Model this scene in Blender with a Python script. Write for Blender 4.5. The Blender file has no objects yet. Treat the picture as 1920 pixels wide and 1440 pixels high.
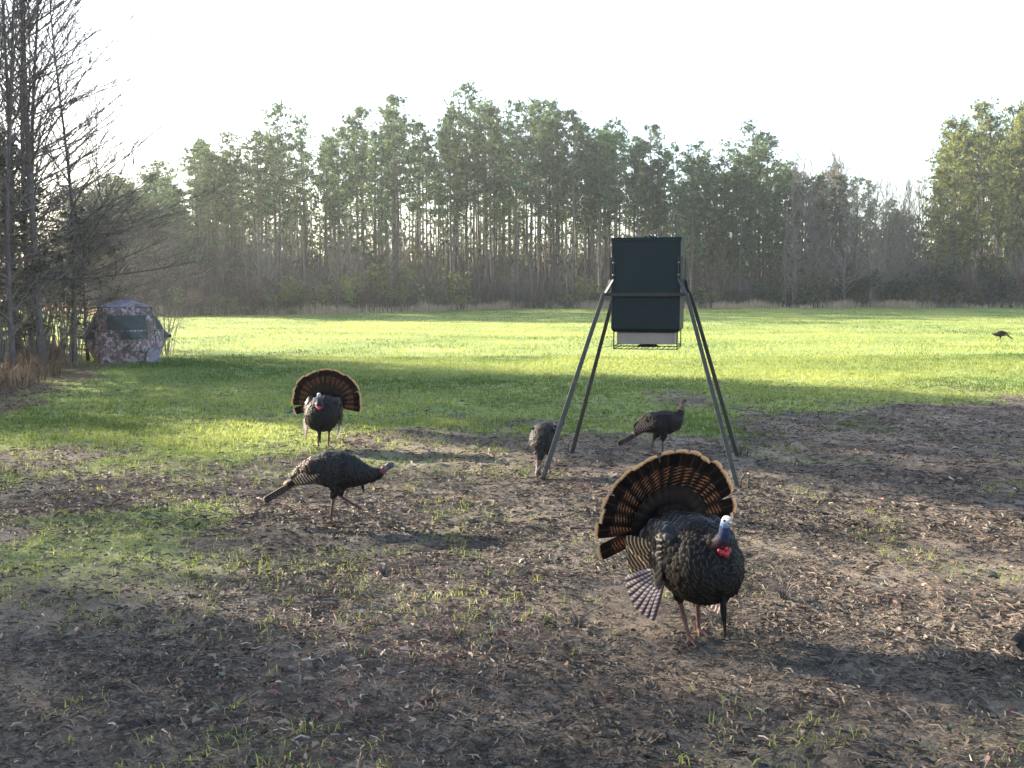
import bpy, math, random
import numpy as np
from mathutils import Vector, Matrix

# ------------------------------------------------------------------ camera, light, exposure
C = bpy.context.scene.collection
cam = bpy.data.objects.new('camera', bpy.data.cameras.new('camera'))
C.objects.link(cam)
cam.location = (0, 0, 1.6)
cam.rotation_euler = (math.radians(90 - 5.02), 0, 0)
cam.data.sensor_width = 36
cam.data.lens = 34.6
cam.data.clip_end = 2000
bpy.context.scene.camera = cam

SUN_AZ = 60.0      # degrees left of the view axis
SUN_EL = 21.0
w = bpy.data.worlds.new('World'); bpy.context.scene.world = w; w.use_nodes = True
nt = w.node_tree
sky = nt.nodes.new('ShaderNodeTexSky'); sky.sky_type = 'NISHITA'; sky.sun_disc = False
sky.sun_elevation = math.radians(SUN_EL); sky.sun_rotation = math.radians(-SUN_AZ)
sky.dust_density = 2.0; sky.air_density = 1.0; sky.ozone_density = 1.0
bg = nt.nodes['Background']; bg.inputs['Strength'].default_value = 0.11
nt.links.new(sky.outputs[0], bg.inputs[0])
sd = bpy.data.lights.new('sun', 'SUN'); sd.energy = 5.0; sd.angle = math.radians(0.53)
sd.color = (1.0, 0.88, 0.70)
sun = bpy.data.objects.new('sun', sd); C.objects.link(sun)
a, e = math.radians(SUN_AZ), math.radians(SUN_EL)
TOSUN = Vector((-math.sin(a) * math.cos(e), math.cos(a) * math.cos(e), math.sin(e)))
sun.rotation_euler = TOSUN.to_track_quat('Z', 'Y').to_euler()
vs = bpy.context.scene.view_settings
vs.view_transform = 'Standard'; vs.look = 'None'; vs.gamma = 1; vs.exposure = 2.5
try: vs.use_curve_mapping = False
except Exception: pass

R = random.Random(7)
NR = np.random.default_rng(11)
PI = math.pi

# ------------------------------------------------------------------ helpers
def tag(o, label=None, cat=None, group=None, kind=None):
    if label: o['label'] = label
    if cat: o['category'] = cat
    if group: o['group'] = group
    if kind: o['kind'] = kind
    return o

def empty(name, loc=(0, 0, 0), rz=0.0):
    o = bpy.data.objects.new(name, None); C.objects.link(o)
    o.location = loc; o.rotation_euler = (0, 0, rz); o.empty_display_size = .1
    return o

def link(name, me, parent=None, mat=None):
    if mat is not None and not me.materials: me.materials.append(mat)
    o = bpy.data.objects.new(name, me); C.objects.link(o)
    if parent: o.parent = parent
    return o

def copy_tree(o, parent=None):
    c = o.copy(); C.objects.link(c); c.parent = parent
    for ch in list(o.children): copy_tree(ch, c)
    return c

def tri_mesh(name, V, F, attrs=None, cols=None, smooth=False):
    """V (n,3) F (m,3) numpy -> mesh; attrs {name: (n,)}; cols {name: (n,4)}"""
    V = np.asarray(V, dtype=np.float32); F = np.asarray(F, dtype=np.int32)
    me = bpy.data.meshes.new(name)
    me.vertices.add(len(V)); me.vertices.foreach_set('co', V.ravel())
    me.loops.add(F.size); me.loops.foreach_set('vertex_index', F.ravel())
    k = F.shape[1]
    me.polygons.add(len(F)); me.polygons.foreach_set('loop_start', np.arange(0, F.size, k, dtype=np.int32))
    if smooth: me.polygons.foreach_set('use_smooth', np.ones(len(F), dtype=bool))
    for n, a_ in (attrs or {}).items():
        at = me.attributes.new(n, 'FLOAT', 'POINT'); at.data.foreach_set('value', np.asarray(a_, dtype=np.float32))
    for n, a_ in (cols or {}).items():
        at = me.attributes.new(n, 'FLOAT_COLOR', 'POINT'); at.data.foreach_set('color', np.asarray(a_, dtype=np.float32).ravel())
    me.update(calc_edges=True); me.validate()
    return me

class MB:
    """collects polygons; per-vertex attributes u,v"""
    def __init__(s): s.V = []; s.F = []; s.u = []; s.v = []
    def add(s, V, F, u=None, v=None):
        b = len(s.V); s.V += [tuple(p) for p in V]; s.F += [tuple(b + i for i in f) for f in F]
        s.u += list(u) if u is not None else [0.0] * len(V)
        s.v += list(v) if v is not None else [0.0] * len(V)
    def box(s, x0, x1, y0, y1, z0, z1, M=None):
        P = [Vector((x, y, z)) for z in (z0, z1) for y in (y0, y1) for x in (x0, x1)]
        if M: P = [M @ p for p in P]
        s.add(P, [(0, 2, 3, 1), (4, 5, 7, 6), (0, 1, 5, 4), (2, 6, 7, 3), (0, 4, 6, 2), (1, 3, 7, 5)])
    def tube(s, pts, rad, n=6, cap=True):
        pts = [Vector(p) for p in pts]
        if not hasattr(rad, '__len__'): rad = [rad] * len(pts)
        V = []; prev = None
        for i, p in enumerate(pts):
            d = (pts[min(i + 1, len(pts) - 1)] - pts[max(i - 1, 0)]).normalized()
            if prev is None:
                a_ = d.orthogonal().normalized()
            else:
                a_ = prev - d * prev.dot(d)
                a_ = a_.normalized() if a_.length > 1e-6 else d.orthogonal().normalized()
            prev = a_; b_ = d.cross(a_)
            for k in range(n):
                t = 2 * PI * k / n
                V.append(p + (a_ * math.cos(t) + b_ * math.sin(t)) * rad[i])
        F = []
        for i in range(len(pts) - 1):
            for k in range(n):
                F.append((i * n + k, i * n + (k + 1) % n, (i + 1) * n + (k + 1) % n, (i + 1) * n + k))
        if cap:
            F.append(tuple(range(n - 1, -1, -1))); F.append(tuple((len(pts) - 1) * n + k for k in range(n)))
        s.add(V, F, None, [i / (len(pts) - 1) for i in range(len(pts)) for k in range(n)])
    def bar(s, a, b, w_, h_):
        a = Vector(a); b = Vector(b); d = (b - a); L = d.length
        q = d.to_track_quat('X', 'Z').to_matrix().to_4x4()
        s.box(0, L, -w_ / 2, w_ / 2, -h_ / 2, h_ / 2, Matrix.Translation(a) @ q)
    def mesh(s, name, smooth=False):
        me = bpy.data.meshes.new(name); me.from_pydata(s.V, [], s.F)
        if any(s.v) or any(s.u):
            for n_, arr in (('u', s.u), ('v', s.v)):
                at = me.attributes.new(n_, 'FLOAT', 'POINT'); at.data.foreach_set('value', arr)
        if smooth: me.polygons.foreach_set('use_smooth', [True] * len(s.F))
        me.update(); return me
    def build(s, name, mat, parent=None, smooth=False, bevel=0):
        o = link(name, s.mesh(name, smooth), parent, mat)
        if bevel:
            m = o.modifiers.new('bevel', 'BEVEL'); m.width = bevel; m.segments = 2; m.limit_method = 'ANGLE'
        return o

_tab = NR.random((256, 256))
def vnoise(x, y, s=1.0, seed=0):
    x = np.asarray(x, float) * s + seed * 37.13 + 500; y = np.asarray(y, float) * s + seed * 91.7 + 500
    xi = np.floor(x).astype(int); yi = np.floor(y).astype(int)
    fx = x - xi; fy = y - yi
    fx = fx * fx * (3 - 2 * fx); fy = fy * fy * (3 - 2 * fy)
    t = lambda i, j: _tab[i % 256, j % 256]
    return (t(xi, yi) * (1 - fx) + t(xi + 1, yi) * fx) * (1 - fy) + (t(xi, yi + 1) * (1 - fx) + t(xi + 1, yi + 1) * fx) * fy
def fbm(x, y, s=1.0, seed=0, o=4):
    r = 0; am = 1; tot = 0
    for i in range(o): r = r + am * vnoise(x, y, s * 2.03 ** i, seed + i); tot += am; am *= .5
    return r / tot
def sstep(a_, b_, x): t = np.clip((np.asarray(x, float) - a_) / (b_ - a_), 0, 1); return t * t * (3 - 2 * t)

def height(x, y):
    x = np.asarray(x, float); y = np.asarray(y, float)
    z = .65 * sstep(33, 96, y)
    near = 1 - sstep(16, 40, np.hypot(x, y))
    z = z + near * ((fbm(x, y, 1.1, 3, 3) - .5) * .05 + (fbm(x, y, 6.5, 9, 3) - .5) * .034 + (vnoise(x, y, 13, 12) - .5) * .014)
    z = z + (fbm(x, y, .09, 21, 3) - .5) * .22 * sstep(12, 30, np.hypot(x, y))
    return z
def hz(x, y): return float(height(x, y))
bx_ = [-14, -8, -4.5, -2.6, -1.5, .26, 4.1, 7.8, 14]
by_ = [7.2, 7.5, 7.9, 8.5, 10.3, 11.6, 13.0, 14.6, 17.5]
def woodfloor(x, y):
    xw = np.interp(y, [6, 13, 20, 27, 33], [-6.3, -6.8, -8.0, -11.2, -20])
    m = sstep(.9, -.9, x - xw + (fbm(x, y, .6, 44, 3) - .5) * 3)
    return np.where(y > 36, 0, m)
def grassmask(x, y):
    d = y - np.interp(x, bx_, by_)
    n = (fbm(x, y, .55, 5, 4) - .5) * np.where(x < -1, .55, 1)
    g = sstep(-1.6, 3.6, d + n * 10 + (fbm(x, y, 2.2, 6, 3) - .5) * 3)
    g = g * (1 - .6 * sstep(.50, .62, fbm(x, y, 1.6, 17, 3)) * sstep(17, 11, y) * sstep(-3, 0, x))
    g = g * (1 - .35 * sstep(.54, .66, fbm(x, y, .9, 15, 3)) * sstep(26, 10, y))
    left = .75 * sstep(.36, .60, fbm(x, y, .9, 25, 4)) * sstep(1.6, -2.5, x) * sstep(3.4, 6.5, y) * .85
    front = .38 * sstep(.53, .68, fbm(x, y, 1.3, 35, 3))
    g = np.maximum(g, np.maximum(left, front))
    return g * (1 - .85 * woodfloor(x, y))
edge_x = [-90, -60, -40, -26, -14, -2, 12, 30, 50, 90]
edge_y = [120, 100, 84, 66, 74, 86, 91, 93, 92, 90]
def edgeY(x): return float(np.interp(x, edge_x, edge_y))

# ------------------------------------------------------------------ materials
class NT:
    def __init__(s, name):
        s.m = bpy.data.materials.new(name); s.m.use_nodes = True; s.t = s.m.node_tree
        s.p = s.t.nodes['Principled BSDF']; s.out = s.t.nodes['Material Output']
    def n(s, ty, **kw):
        nd = s.t.nodes.new(ty)
        for k, v in kw.items():
            if k in nd.inputs.keys() if isinstance(k, str) else False: nd.inputs[k].default_value = v
            else: setattr(nd, k, v)
        return nd
    def l(s, a, b): s.t.links.new(a, b)
    def noise(s, scale, detail=4, rough=.6, co='Object', sc=None):
        tc = s.n('ShaderNodeTexCoord'); nz = s.n('ShaderNodeTexNoise')
        nz.inputs['Scale'].default_value = scale; nz.inputs['Detail'].default_value = detail; nz.inputs['Roughness'].default_value = rough
        if sc:
            mp = s.n('ShaderNodeMapping'); mp.inputs['Scale'].default_value = sc
            s.l(tc.outputs[co], mp.inputs[0]); s.l(mp.outputs[0], nz.inputs['Vector'])
        else: s.l(tc.outputs[co], nz.inputs['Vector'])
        return nz.outputs['Fac']
    def ramp(s, fac, stops, mode='LINEAR'):
        r = s.n('ShaderNodeValToRGB'); r.color_ramp.interpolation = mode
        el = r.color_ramp.elements
        while len(el) < len(stops): el.new(.5)
        for i, (p, c) in enumerate(stops): el[i].position = p; el[i].color = (*c, 1)
        s.l(fac, r.inputs[0]); return r.outputs[0]
    def attr(s, name): a_ = s.n('ShaderNodeAttribute'); a_.attribute_name = name; return a_
    def math(s, op, a_, b_=None, c_=None):
        m = s.n('ShaderNodeMath'); m.operation = op
        for i, v in enumerate((a_, b_, c_)):
            if v is None: continue
            if isinstance(v, (int, float)): m.inputs[i].default_value = v
            else: s.l(v, m.inputs[i])
        return m.outputs[0]
    def mix(s, fac, a_, b_, bt='MIX'):
        m = s.n('ShaderNodeMix'); m.data_type = 'RGBA'; m.blend_type = bt
        for sock, v in ((m.inputs[0], fac), (m.inputs[6], a_), (m.inputs[7], b_)):
            if isinstance(v, (int, float)): sock.default_value = v
            elif isinstance(v, tuple): sock.default_value = (*v, 1)
            else: s.l(v, sock)
        return m.outputs[2]
    def bump(s, h, strength=.5, dist=.01):
        b = s.n('ShaderNodeBump'); b.inputs['Strength'].default_value = strength; b.inputs['Distance'].default_value = dist
        s.l(h, b.inputs['Height']); s.l(b.outputs[0], s.p.inputs['Normal']); return b.outputs[0]
    def setp(s, **kw):
        for k, v in kw.items(): s.p.inputs[k.replace('_', ' ')].default_value = v
    def base(s, c):
        if isinstance(c, tuple): s.p.inputs['Base Color'].default_value = (*c, 1)
        else: s.l(c, s.p.inputs['Base Color'])
    def translucent(s, col, fac):
        tr = s.n('ShaderNodeBsdfTranslucent'); mx = s.n('ShaderNodeMixShader'); mx.inputs[0].default_value = fac
        if isinstance(col, tuple): tr.inputs[0].default_value = (*col, 1)
        else: s.l(col, tr.inputs[0])
        s.l(s.p.outputs[0], mx.inputs[1]); s.l(tr.outputs[0], mx.inputs[2]); s.l(mx.outputs[0], s.out.inputs[0])

def simple(name, c0, c1, scale=8, rough=.8, bump=.0, bd=.01, spec=.3, metal=0, sc=None, rnd=0.0):
    t = NT(name); f = t.noise(scale, 5, .65, sc=sc)
    col = t.ramp(f, [(.3, c0), (.7, c1)])
    if rnd:
        oi = t.n('ShaderNodeObjectInfo'); v = t.math('MULTIPLY_ADD', oi.outputs['Random'], rnd, 1 - rnd / 2)
        hs = t.n('ShaderNodeHueSaturation'); t.l(col, hs.inputs['Color']); t.l(v, hs.inputs['Value']); col = hs.outputs[0]
    t.base(col); t.setp(Roughness=rough, Metallic=metal)
    t.p.inputs['Specular IOR Level'].default_value = spec
    if bump: t.bump(f, bump, bd)
    return t.m

def leafy(name, c0, c1, trans=.35, rnd=.35, attr='rnd', rough=.7, spec=.2):
    t = NT(name); a_ = t.attr(attr)
    col = t.ramp(a_.outputs['Fac'], [(0, c0), (1, c1)])
    if rnd:
        oi = t.n('ShaderNodeObjectInfo'); hs = t.n('ShaderNodeHueSaturation')
        t.l(col, hs.inputs['Color']); t.l(t.math('MULTIPLY_ADD', oi.outputs['Random'], rnd, 1 - rnd / 2), hs.inputs['Value'])
        t.l(t.math('MULTIPLY_ADD', oi.outputs['Random'], .03, .487), hs.inputs['Hue']); col = hs.outputs[0]
    t.base(col); t.setp(Roughness=rough); t.p.inputs['Specular IOR Level'].default_value = spec
    t.translucent(col, trans)
    return t.m

# ground: attribute g = how much grass, f = woodland floor
t = NT('field_ground')
g = t.attr('g').outputs['Fac']; fl = t.attr('f').outputs['Fac']
n1 = t.noise(1.3, 6, .6); n2 = t.noise(22, 8, .72); n3 = t.noise(90, 4, .6); n4 = t.noise(.35, 3, .5)
dirt = t.ramp(n2, [(.38, (.014, .011, .008)), (.52, (.080, .062, .047)), (.66, (.29, .23, .17))])
dirt = t.mix(t.ramp(n1, [(.42, (0, 0, 0)), (.62, (1, 1, 1))]), dirt, (.26, .21, .158), 'MIX')
dirt = t.mix(.45, dirt, t.ramp(n3, [(.40, (.012, .010, .008)), (.62, (.17, .142, .112))]))
red = t.mix(t.ramp(n4, [(.45, (0, 0, 0)), (.7, (.35, .35, .35))]), dirt, (.14, .085, .062))
litter = t.ramp(n2, [(.3, (.055, .038, .022)), (.52, (.13, .085, .05)), (.7, (.21, .155, .09))])
gr = t.ramp(t.noise(14, 5, .7), [(.3, (.06, .09, .025)), (.55, (.15, .21, .055)), (.75, (.27, .33, .11))])
grf = t.mix(t.ramp(t.noise(.22, 4, .6), [(.4, (0, 0, 0)), (.7, (.5, .5, .5))]), gr, (.32, .34, .13))
col = t.mix(fl, red, litter)
gm = t.ramp(t.math('ADD', g, t.math('MULTIPLY', t.math('SUBTRACT', t.noise(30, 5, .7), .5), .9)), [(.38, (0, 0, 0)), (.75, (1, 1, 1))])
col = t.mix(gm, col, grf)
t.base(col); t.setp(Roughness=.95); t.p.inputs['Specular IOR Level'].default_value = .15
hh = t.math('ADD', t.math('MULTIPLY', n2, .7), t.math('MULTIPLY', n3, .35))
t.bump(hh, .9, .03)
M_ground = t.m

M_grass = leafy('grass_blade', (.075, .125, .022), (.36, .385, .10), .5, 0, rough=.6)
M_sedge = leafy('dry_sedge', (.38, .26, .17), (.66, .51, .36), .4, 0)
M_litter = None
t = NT('dead_leaf_litter'); a_ = t.attr('rnd').outputs['Fac']
col = t.ramp(a_, [(0, (.011, .009, .007)), (.40, (.045, .033, .024)), (.66, (.11, .084, .060)), (.82, (.21, .165, .12)), (.88, (.11, .030, .030)), (.95, (.17, .07, .055)), (1, (.38, .32, .27))])
t.base(col); t.setp(Roughness=.75); t.translucent(col, .15); M_litter = t.m
M_bark = simple('pine_bark', (.040, .034, .032), (.19, .16, .14), 5, .95, .8, .04, .1, sc=(3, 3, .6), rnd=.5)
M_barkgrey = simple('grey_bark', (.07, .060, .060), (.17, .145, .140), 9, .95, .6, .02, .1, sc=(3, 3, .8), rnd=.3)
M_twig = simple('bare_twigs', (.085, .070, .066), (.20, .165, .150), 6, .9, 0, .01, .1, rnd=.5)
M_needle = leafy('pine_needles', (.012, .036, .020), (.17, .24, .090), .35, .6)
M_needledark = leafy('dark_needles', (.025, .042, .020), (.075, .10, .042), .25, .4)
M_needlewarm = leafy('sun_tinted_needles', (.03, .055, .02), (.28, .29, .09), .3, .5)  # brighter, warmer needle copy: sunlight on the right-hand pines put into the colour
M_shrub = leafy('shrub_leaves', (.085, .115, .035), (.30, .31, .10), .4, .5)
M_shrubbrown = leafy('brown_shrub_leaves', (.09, .06, .04), (.20, .14, .09), .3, .5)

M_boxpaint = simple('dark_green_feeder_paint', (.006, .014, .015), (.009, .019, .020), 3, .45, .35, .006, .2)
M_iron = simple('dull_brown_leg_paint', (.026, .025, .021), (.052, .048, .040), 20, .55, .3, .002, .4)
M_darkiron = simple('black_wire', (.012, .012, .012), (.03, .028, .025), 20, .55, 0, .01, .4)
M_tan = simple('tan_plastic', (.20, .165, .14), (.27, .225, .19), 6, .5, .1, .002, .4)
M_rivet = simple('zinc_rivet', (.5, .5, .5), (.7, .7, .7), 20, .35, 0, .01, .5, metal=.8)

def camo(name, cols, sc):
    t = NT(name)
    tc = t.n('ShaderNodeTexCoord'); nz = t.n('ShaderNodeTexNoise'); nz.inputs['Scale'].default_value = 3
    t.l(tc.outputs['Object'], nz.inputs['Vector'])
    nz.inputs['Scale'].default_value = 9; nz.inputs['Detail'].default_value = 5
    ad = t.mix(.22, tc.outputs['Object'], nz.outputs['Color'])
    vo = t.n('ShaderNodeTexVoronoi'); vo.inputs['Scale'].default_value = sc; t.l(ad, vo.inputs['Vector'])
    sep = t.n('ShaderNodeSeparateColor'); t.l(vo.outputs['Color'], sep.inputs[0])
    st = [(i / len(cols), c) for i, c in enumerate(cols)]
    c = t.ramp(sep.outputs[0], st, 'CONSTANT')
    br = t.noise(16, 5, .7, sc=(1, 1, .35))
    c = t.mix(t.ramp(br, [(.52, (0, 0, 0)), (.58, (.8, .8, .8))]), c, cols[0])
    t.base(c); t.setp(Roughness=.7); t.p.inputs['Specular IOR Level'].default_value = .3
    t.bump(t.noise(5, 4, .6), .6, .03)
    return t.m
M_camo = camo('camo_fabric', [(.10, .08, .075), (.18, .14, .13), (.34, .25, .26), (.11, .09, .08), (.44, .33, .35), (.24, .13, .12)], 15)
M_camosky = camo('camo_sky_tinted', [(.16, .135, .15), (.33, .28, .32), (.24, .20, .23), (.38, .32, .37), (.29, .25, .29)], 6)  # pale lilac camo: the roof's sky reflection painted into the colour
M_mesh = simple('dark_window_mesh', (.030, .036, .034), (.060, .068, .064), 7, .6, .3, .01, .3)
M_seam = simple('black_seam', (.015, .014, .014), (.03, .03, .03), 9, .7)

# ---- turkey materials (attributes u across, v along the feather)
def feather_mat(name, kind):
    t = NT(name)
    u = t.attr('u').outputs['Fac']; v = t.attr('v').outputs['Fac']
    tc = t.n('ShaderNodeTexCoord')
    nz = t.noise(60, 3, .6)
    vv = t.math('ADD', v, t.math('MULTIPLY', t.math('SUBTRACT', nz, .5), .05))
    ph = t.math('MULTIPLY', t.n('ShaderNodeObjectInfo').outputs['Random'], 6.28 if kind in ('primary', 'secondary') else 2.2)
    au = t.math('ABSOLUTE', u)
    rough = .55; spec = .22; tr = .25; trc = (.3, .16, .06)
    if kind == 'tail':
        bars = t.math('SINE', t.math('MULTIPLY_ADD', t.math('ADD', vv, t.math('MULTIPLY', u, .035)), 140, ph))
        barc = t.ramp(bars, [(.40, (.006, .004, .004)), (.62, (.12, .055, .028))])
        barc = t.mix(t.ramp(au, [(.25, (0, 0, 0)), (.62, (.92, .92, .92))]), barc, (.014, .008, .006))
        c = t.ramp(vv, [(0, (.03, .018, .012)), (.78, (1, 1, 1)), (.80, (.012, .009, .008)), (.925, (.012, .009, .008)), (.94, (.50, .29, .12)), (1, (.72, .50, .27))])
        sel = t.ramp(vv, [(.76, (1, 1, 1)), (.80, (0, 0, 0))])
        c2 = t.ramp(vv, [(.78, (.004, .003, .003)), (.945, (.004, .003, .003)), (.962, (.24, .14, .07)), (.985, (.36, .25, .15))])
        c = t.mix(sel, c2, barc); tr = .15; spec = .07
        shaft = t.ramp(au, [(.0, (1, 1, 1)), (.07, (0, 0, 0))])
        c = t.mix(t.math('MULTIPLY', shaft, .12), c, (.25, .14, .08))
    elif kind == 'covert':
        c = t.ramp(vv, [(0, (.012, .009, .007)), (.6, (.010, .008, .007)), (.85, (.022, .012, .009)), (.92, (.008, .007, .006))]); tr = .1; rough = .5
    elif kind == 'primary':
        bars = t.math('SINE', t.math('MULTIPLY_ADD', t.math('ADD', vv, t.math('MULTIPLY', u, .06)), 60, ph))
        c = t.ramp(bars, [(.2, (.20, .16, .165)), (.75, (.50, .45, .44))])
        c = t.mix(t.ramp(u, [(.0, (0, 0, 0)), (.05, (0, 0, 0)), (.25, (.9, .9, .9))]), c, (.055, .022, .030)); tr = .3
        shaft = t.ramp(au, [(.0, (1, 1, 1)), (.09, (0, 0, 0))]); c = t.mix(shaft, c, (.06, .03, .025))
    elif kind == 'secondary':
        bars = t.math('SINE', t.math('MULTIPLY_ADD', t.math('ADD', vv, t.math('MULTIPLY', u, .07)), 48, ph))
        c = t.ramp(bars, [(.38, (.045, .026, .016)), (.62, (.42, .30, .18))]); tr = .3
    elif kind == 'hentail':
        bars = t.math('SINE', t.math('MULTIPLY', vv, 100))
        c = t.ramp(bars, [(.4, (.018, .012, .009)), (.62, (.10, .055, .030))])
        sel = t.ramp(vv, [(.80, (1, 1, 1)), (.84, (0, 0, 0))])
        c2 = t.ramp(vv, [(.84, (.014, .011, .009)), (.94, (.014, .011, .009)), (.96, (.25, .17, .10))]); c = t.mix(sel, c2, c)
    elif kind == 'back':   # glossy bronze scales, black edge with a faint pale line
        c = t.ramp(vv, [(0, (.012, .011, .011)), (.70, (.014, .012, .011)), (.84, (.11, .10, .092)), (.90, (.006, .006, .006)), (.97, (.003, .003, .003))]); tr = .02; rough = .42; spec = .26
    elif kind == 'breast':
        c = t.ramp(vv, [(0, (.006, .005, .005)), (.6, (.009, .007, .006)), (.78, (.012, .009, .007)), (.86, (.060, .048, .037)), (.92, (.003, .003, .003))]); tr = .02; rough = .55; spec = .10
    elif kind == 'rump':   # chestnut-tipped
        c = t.ramp(vv, [(0, (.012, .01, .009)), (.6, (.03, .018, .012)), (.80, (.012, .01, .009)), (.86, (.30, .16, .08)), (1, (.42, .25, .14))]); tr = .1
    elif kind == 'henbody':
        c = t.ramp(vv, [(0, (.010, .008, .008)), (.6, (.014, .011, .010)), (.78, (.045, .037, .031)), (.85, (.007, .006, .006)), (1, (.03, .022, .018))]); tr = .02; rough = .55; spec = .14
    t.base(c); t.setp(Roughness=rough); t.p.inputs['Specular IOR Level'].default_value = spec
    fb = t.math('SINE', t.math('MULTIPLY', t.math('ADD', t.math('MULTIPLY', au, 1.0), t.math('MULTIPLY', v, -3.0)), 60))
    t.bump(fb, .15, .002)
    t.translucent(c, tr)
    return t.m
FM = {k: feather_mat('feather_' + k, k) for k in ('tail', 'covert', 'primary', 'secondary', 'hentail', 'back', 'breast', 'rump', 'henbody')}
t = NT('turkey_skin_and_down'); cc = t.attr('col').outputs['Color']
nz = t.noise(70, 4, .7)
t.base(t.mix(.35, cc, t.ramp(nz, [(.35, (0, 0, 0)), (.65, (1, 1, 1))]), 'OVERLAY')); t.setp(Roughness=.6); t.p.inputs['Specular IOR Level'].default_value = .2; t.bump(nz, .5, .004); M_skin = t.m
M_red = simple('red_wattle', (.20, .008, .012), (.38, .02, .028), 60, .4, .5, .003, .4)
M_horn = simple('horn', (.16, .12, .09), (.30, .24, .18), 30, .4)
M_beard = simple('beard_bristle', (.006, .005, .005), (.014, .012, .012), 80, .7, 0, .01, .1, sc=(1, 1, .1))
M_eye = simple('eye', (.008, .006, .005), (.012, .01, .008), 30, .1, spec=.8)

# ------------------------------------------------------------------ GROUND
def axis(lo, hi, fine0, fine1, step, grow=1.07):
    a_ = list(np.arange(fine0, fine1 + 1e-6, step)); s_ = step; x = fine1
    while x < hi: s_ *= grow; x += s_; a_.append(min(x, hi))
    s_ = step; x = fine0; b_ = []
    while x > lo: s_ *= grow; x -= s_; b_.append(max(x, lo))
    return np.array(b_[::-1] + a_)
gx = axis(-240, 240, -5.0, 5.0, .042, 1.03); gy = axis(-60, 290, 2.9, 11.0, .042, 1.028)
X, Y = np.meshgrid(gx, gy); nx, ny = len(gx), len(gy)
Vg = np.stack([X.ravel(), Y.ravel(), height(X, Y).ravel()], 1)
ii = (np.arange(ny - 1)[:, None] * nx + np.arange(nx - 1)[None, :]).ravel()
Fg = np.stack([ii, ii + 1, ii + nx + 1, ii + nx], 1)
gmv = grassmask(X, Y); gmv = np.where(Y > 34, 1, gmv)
ey = np.interp(X, edge_x, edge_y)
ffl = np.maximum(woodfloor(X, Y), sstep(-1.5, 1.0, Y - ey)); gmv = gmv * (1 - sstep(-1.5, .5, Y - ey))
me = tri_mesh('ground', Vg, Fg, {'g': gmv.ravel(), 'f': ffl.ravel()}, smooth=True)
tag(link('ground', me, None, M_ground), 'rough bare soil running into a bright green grass field', None, None, 'structure')

# ------------------------------------------------------------------ scattered blades (numpy)
def blades(P, H, W, az, lean, curl, rnd, name, mat, label, cat=None, segs=1):
    n = len(P); d = np.stack([np.cos(az), np.sin(az)], 1); s_ = np.stack([-d[:, 1], d[:, 0]], 1)
    z = np.zeros((n, 1))
    b0 = P + np.hstack([s_ * W[:, None] * .5, z]); b1 = P - np.hstack([s_ * W[:, None] * .5, z])
    mid = P + np.hstack([d * (lean * H)[:, None] * .4, (H * .6)[:, None]])
    m0 = mid + np.hstack([s_ * W[:, None] * .4, z]); m1 = mid - np.hstack([s_ * W[:, None] * .4, z])
    tip = P + np.hstack([d * (lean * H * (1 + curl))[:, None], (H * (1 - .25 * curl))[:, None]])
    V = np.stack([b0, b1, m1, m0, tip], 1).reshape(-1, 3); k = np.arange(n)[:, None] * 5
    F = np.concatenate([k + [0, 1, 2], k + [0, 2, 3], k + [3, 2, 4]], 0)
    me = tri_mesh(name, V, F, {'rnd': np.repeat(rnd, 5)})
    return tag(link(name, me, None, mat), label, cat, None, 'stuff')

def scatter(n, y0, y1, powr, fn, half=.60, pad=2.0):
    """random points in the strip of field in front of the camera, thinned by fn"""
    y = y0 + (y1 - y0) * NR.random(n) ** powr
    x = (NR.random(n) * 2 - 1) * (half * y + pad)
    keep = NR.random(n) < fn(x, y)
    return x[keep], y[keep]

# short grass, near and middle field
def tufts(n, y0, y1, powr, fn, per, hgt, wid, name, label, spread=.03, rbase=0.45):
    x, y = scatter(n, y0, y1, powr, fn)
    x = np.repeat(x, per) + NR.normal(0, spread, len(x) * per); y = np.repeat(y, per) + NR.normal(0, spread, len(y) * per)
    m = len(x); pn = fbm(x, y, .35, 61, 3)
    H = hgt * (.45 + .9 * NR.random(m)) * (.6 + .9 * fbm(x, y, .5, 71, 3)); W = wid * (.6 + .8 * NR.random(m))
    P = np.stack([x, y, height(x, y) - .004], 1)
    rn = np.clip(rbase + (pn - .5) * 1.9 + (fbm(x, y, .07, 62, 3) - .5) * 1.5 + NR.normal(0, .2, m), 0, 1)
    return blades(P, H, W, NR.random(m) * 2 * PI, .2 + NR.random(m) * .8, NR.random(m) * .6, rn, name, M_grass, label, 'grass')
gm2 = lambda x, y: np.clip(grassmask(x, y) ** 1.6, 0, 1)
tufts(42000, 3.0, 13, .8, gm2, 6, .045, .0045, 'near_grass', 'short sparse green grass tufts growing out of the trampled soil', .025, .4)
tufts(52000, 10, 27, .8, gm2, 4, .055, .010, 'grass', 'green field grass in the shadow band behind the feeder', .04, .45)
fg = lambda x, y: (y < np.interp(x, edge_x, edge_y) - .5) * (1 - woodfloor(x, y))
tufts(50000, 26, 93, .85, fg, 3, .070, .024, 'field_grass', 'bright sunlit field grass stretching to the pine wood', .12, .62)

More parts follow.
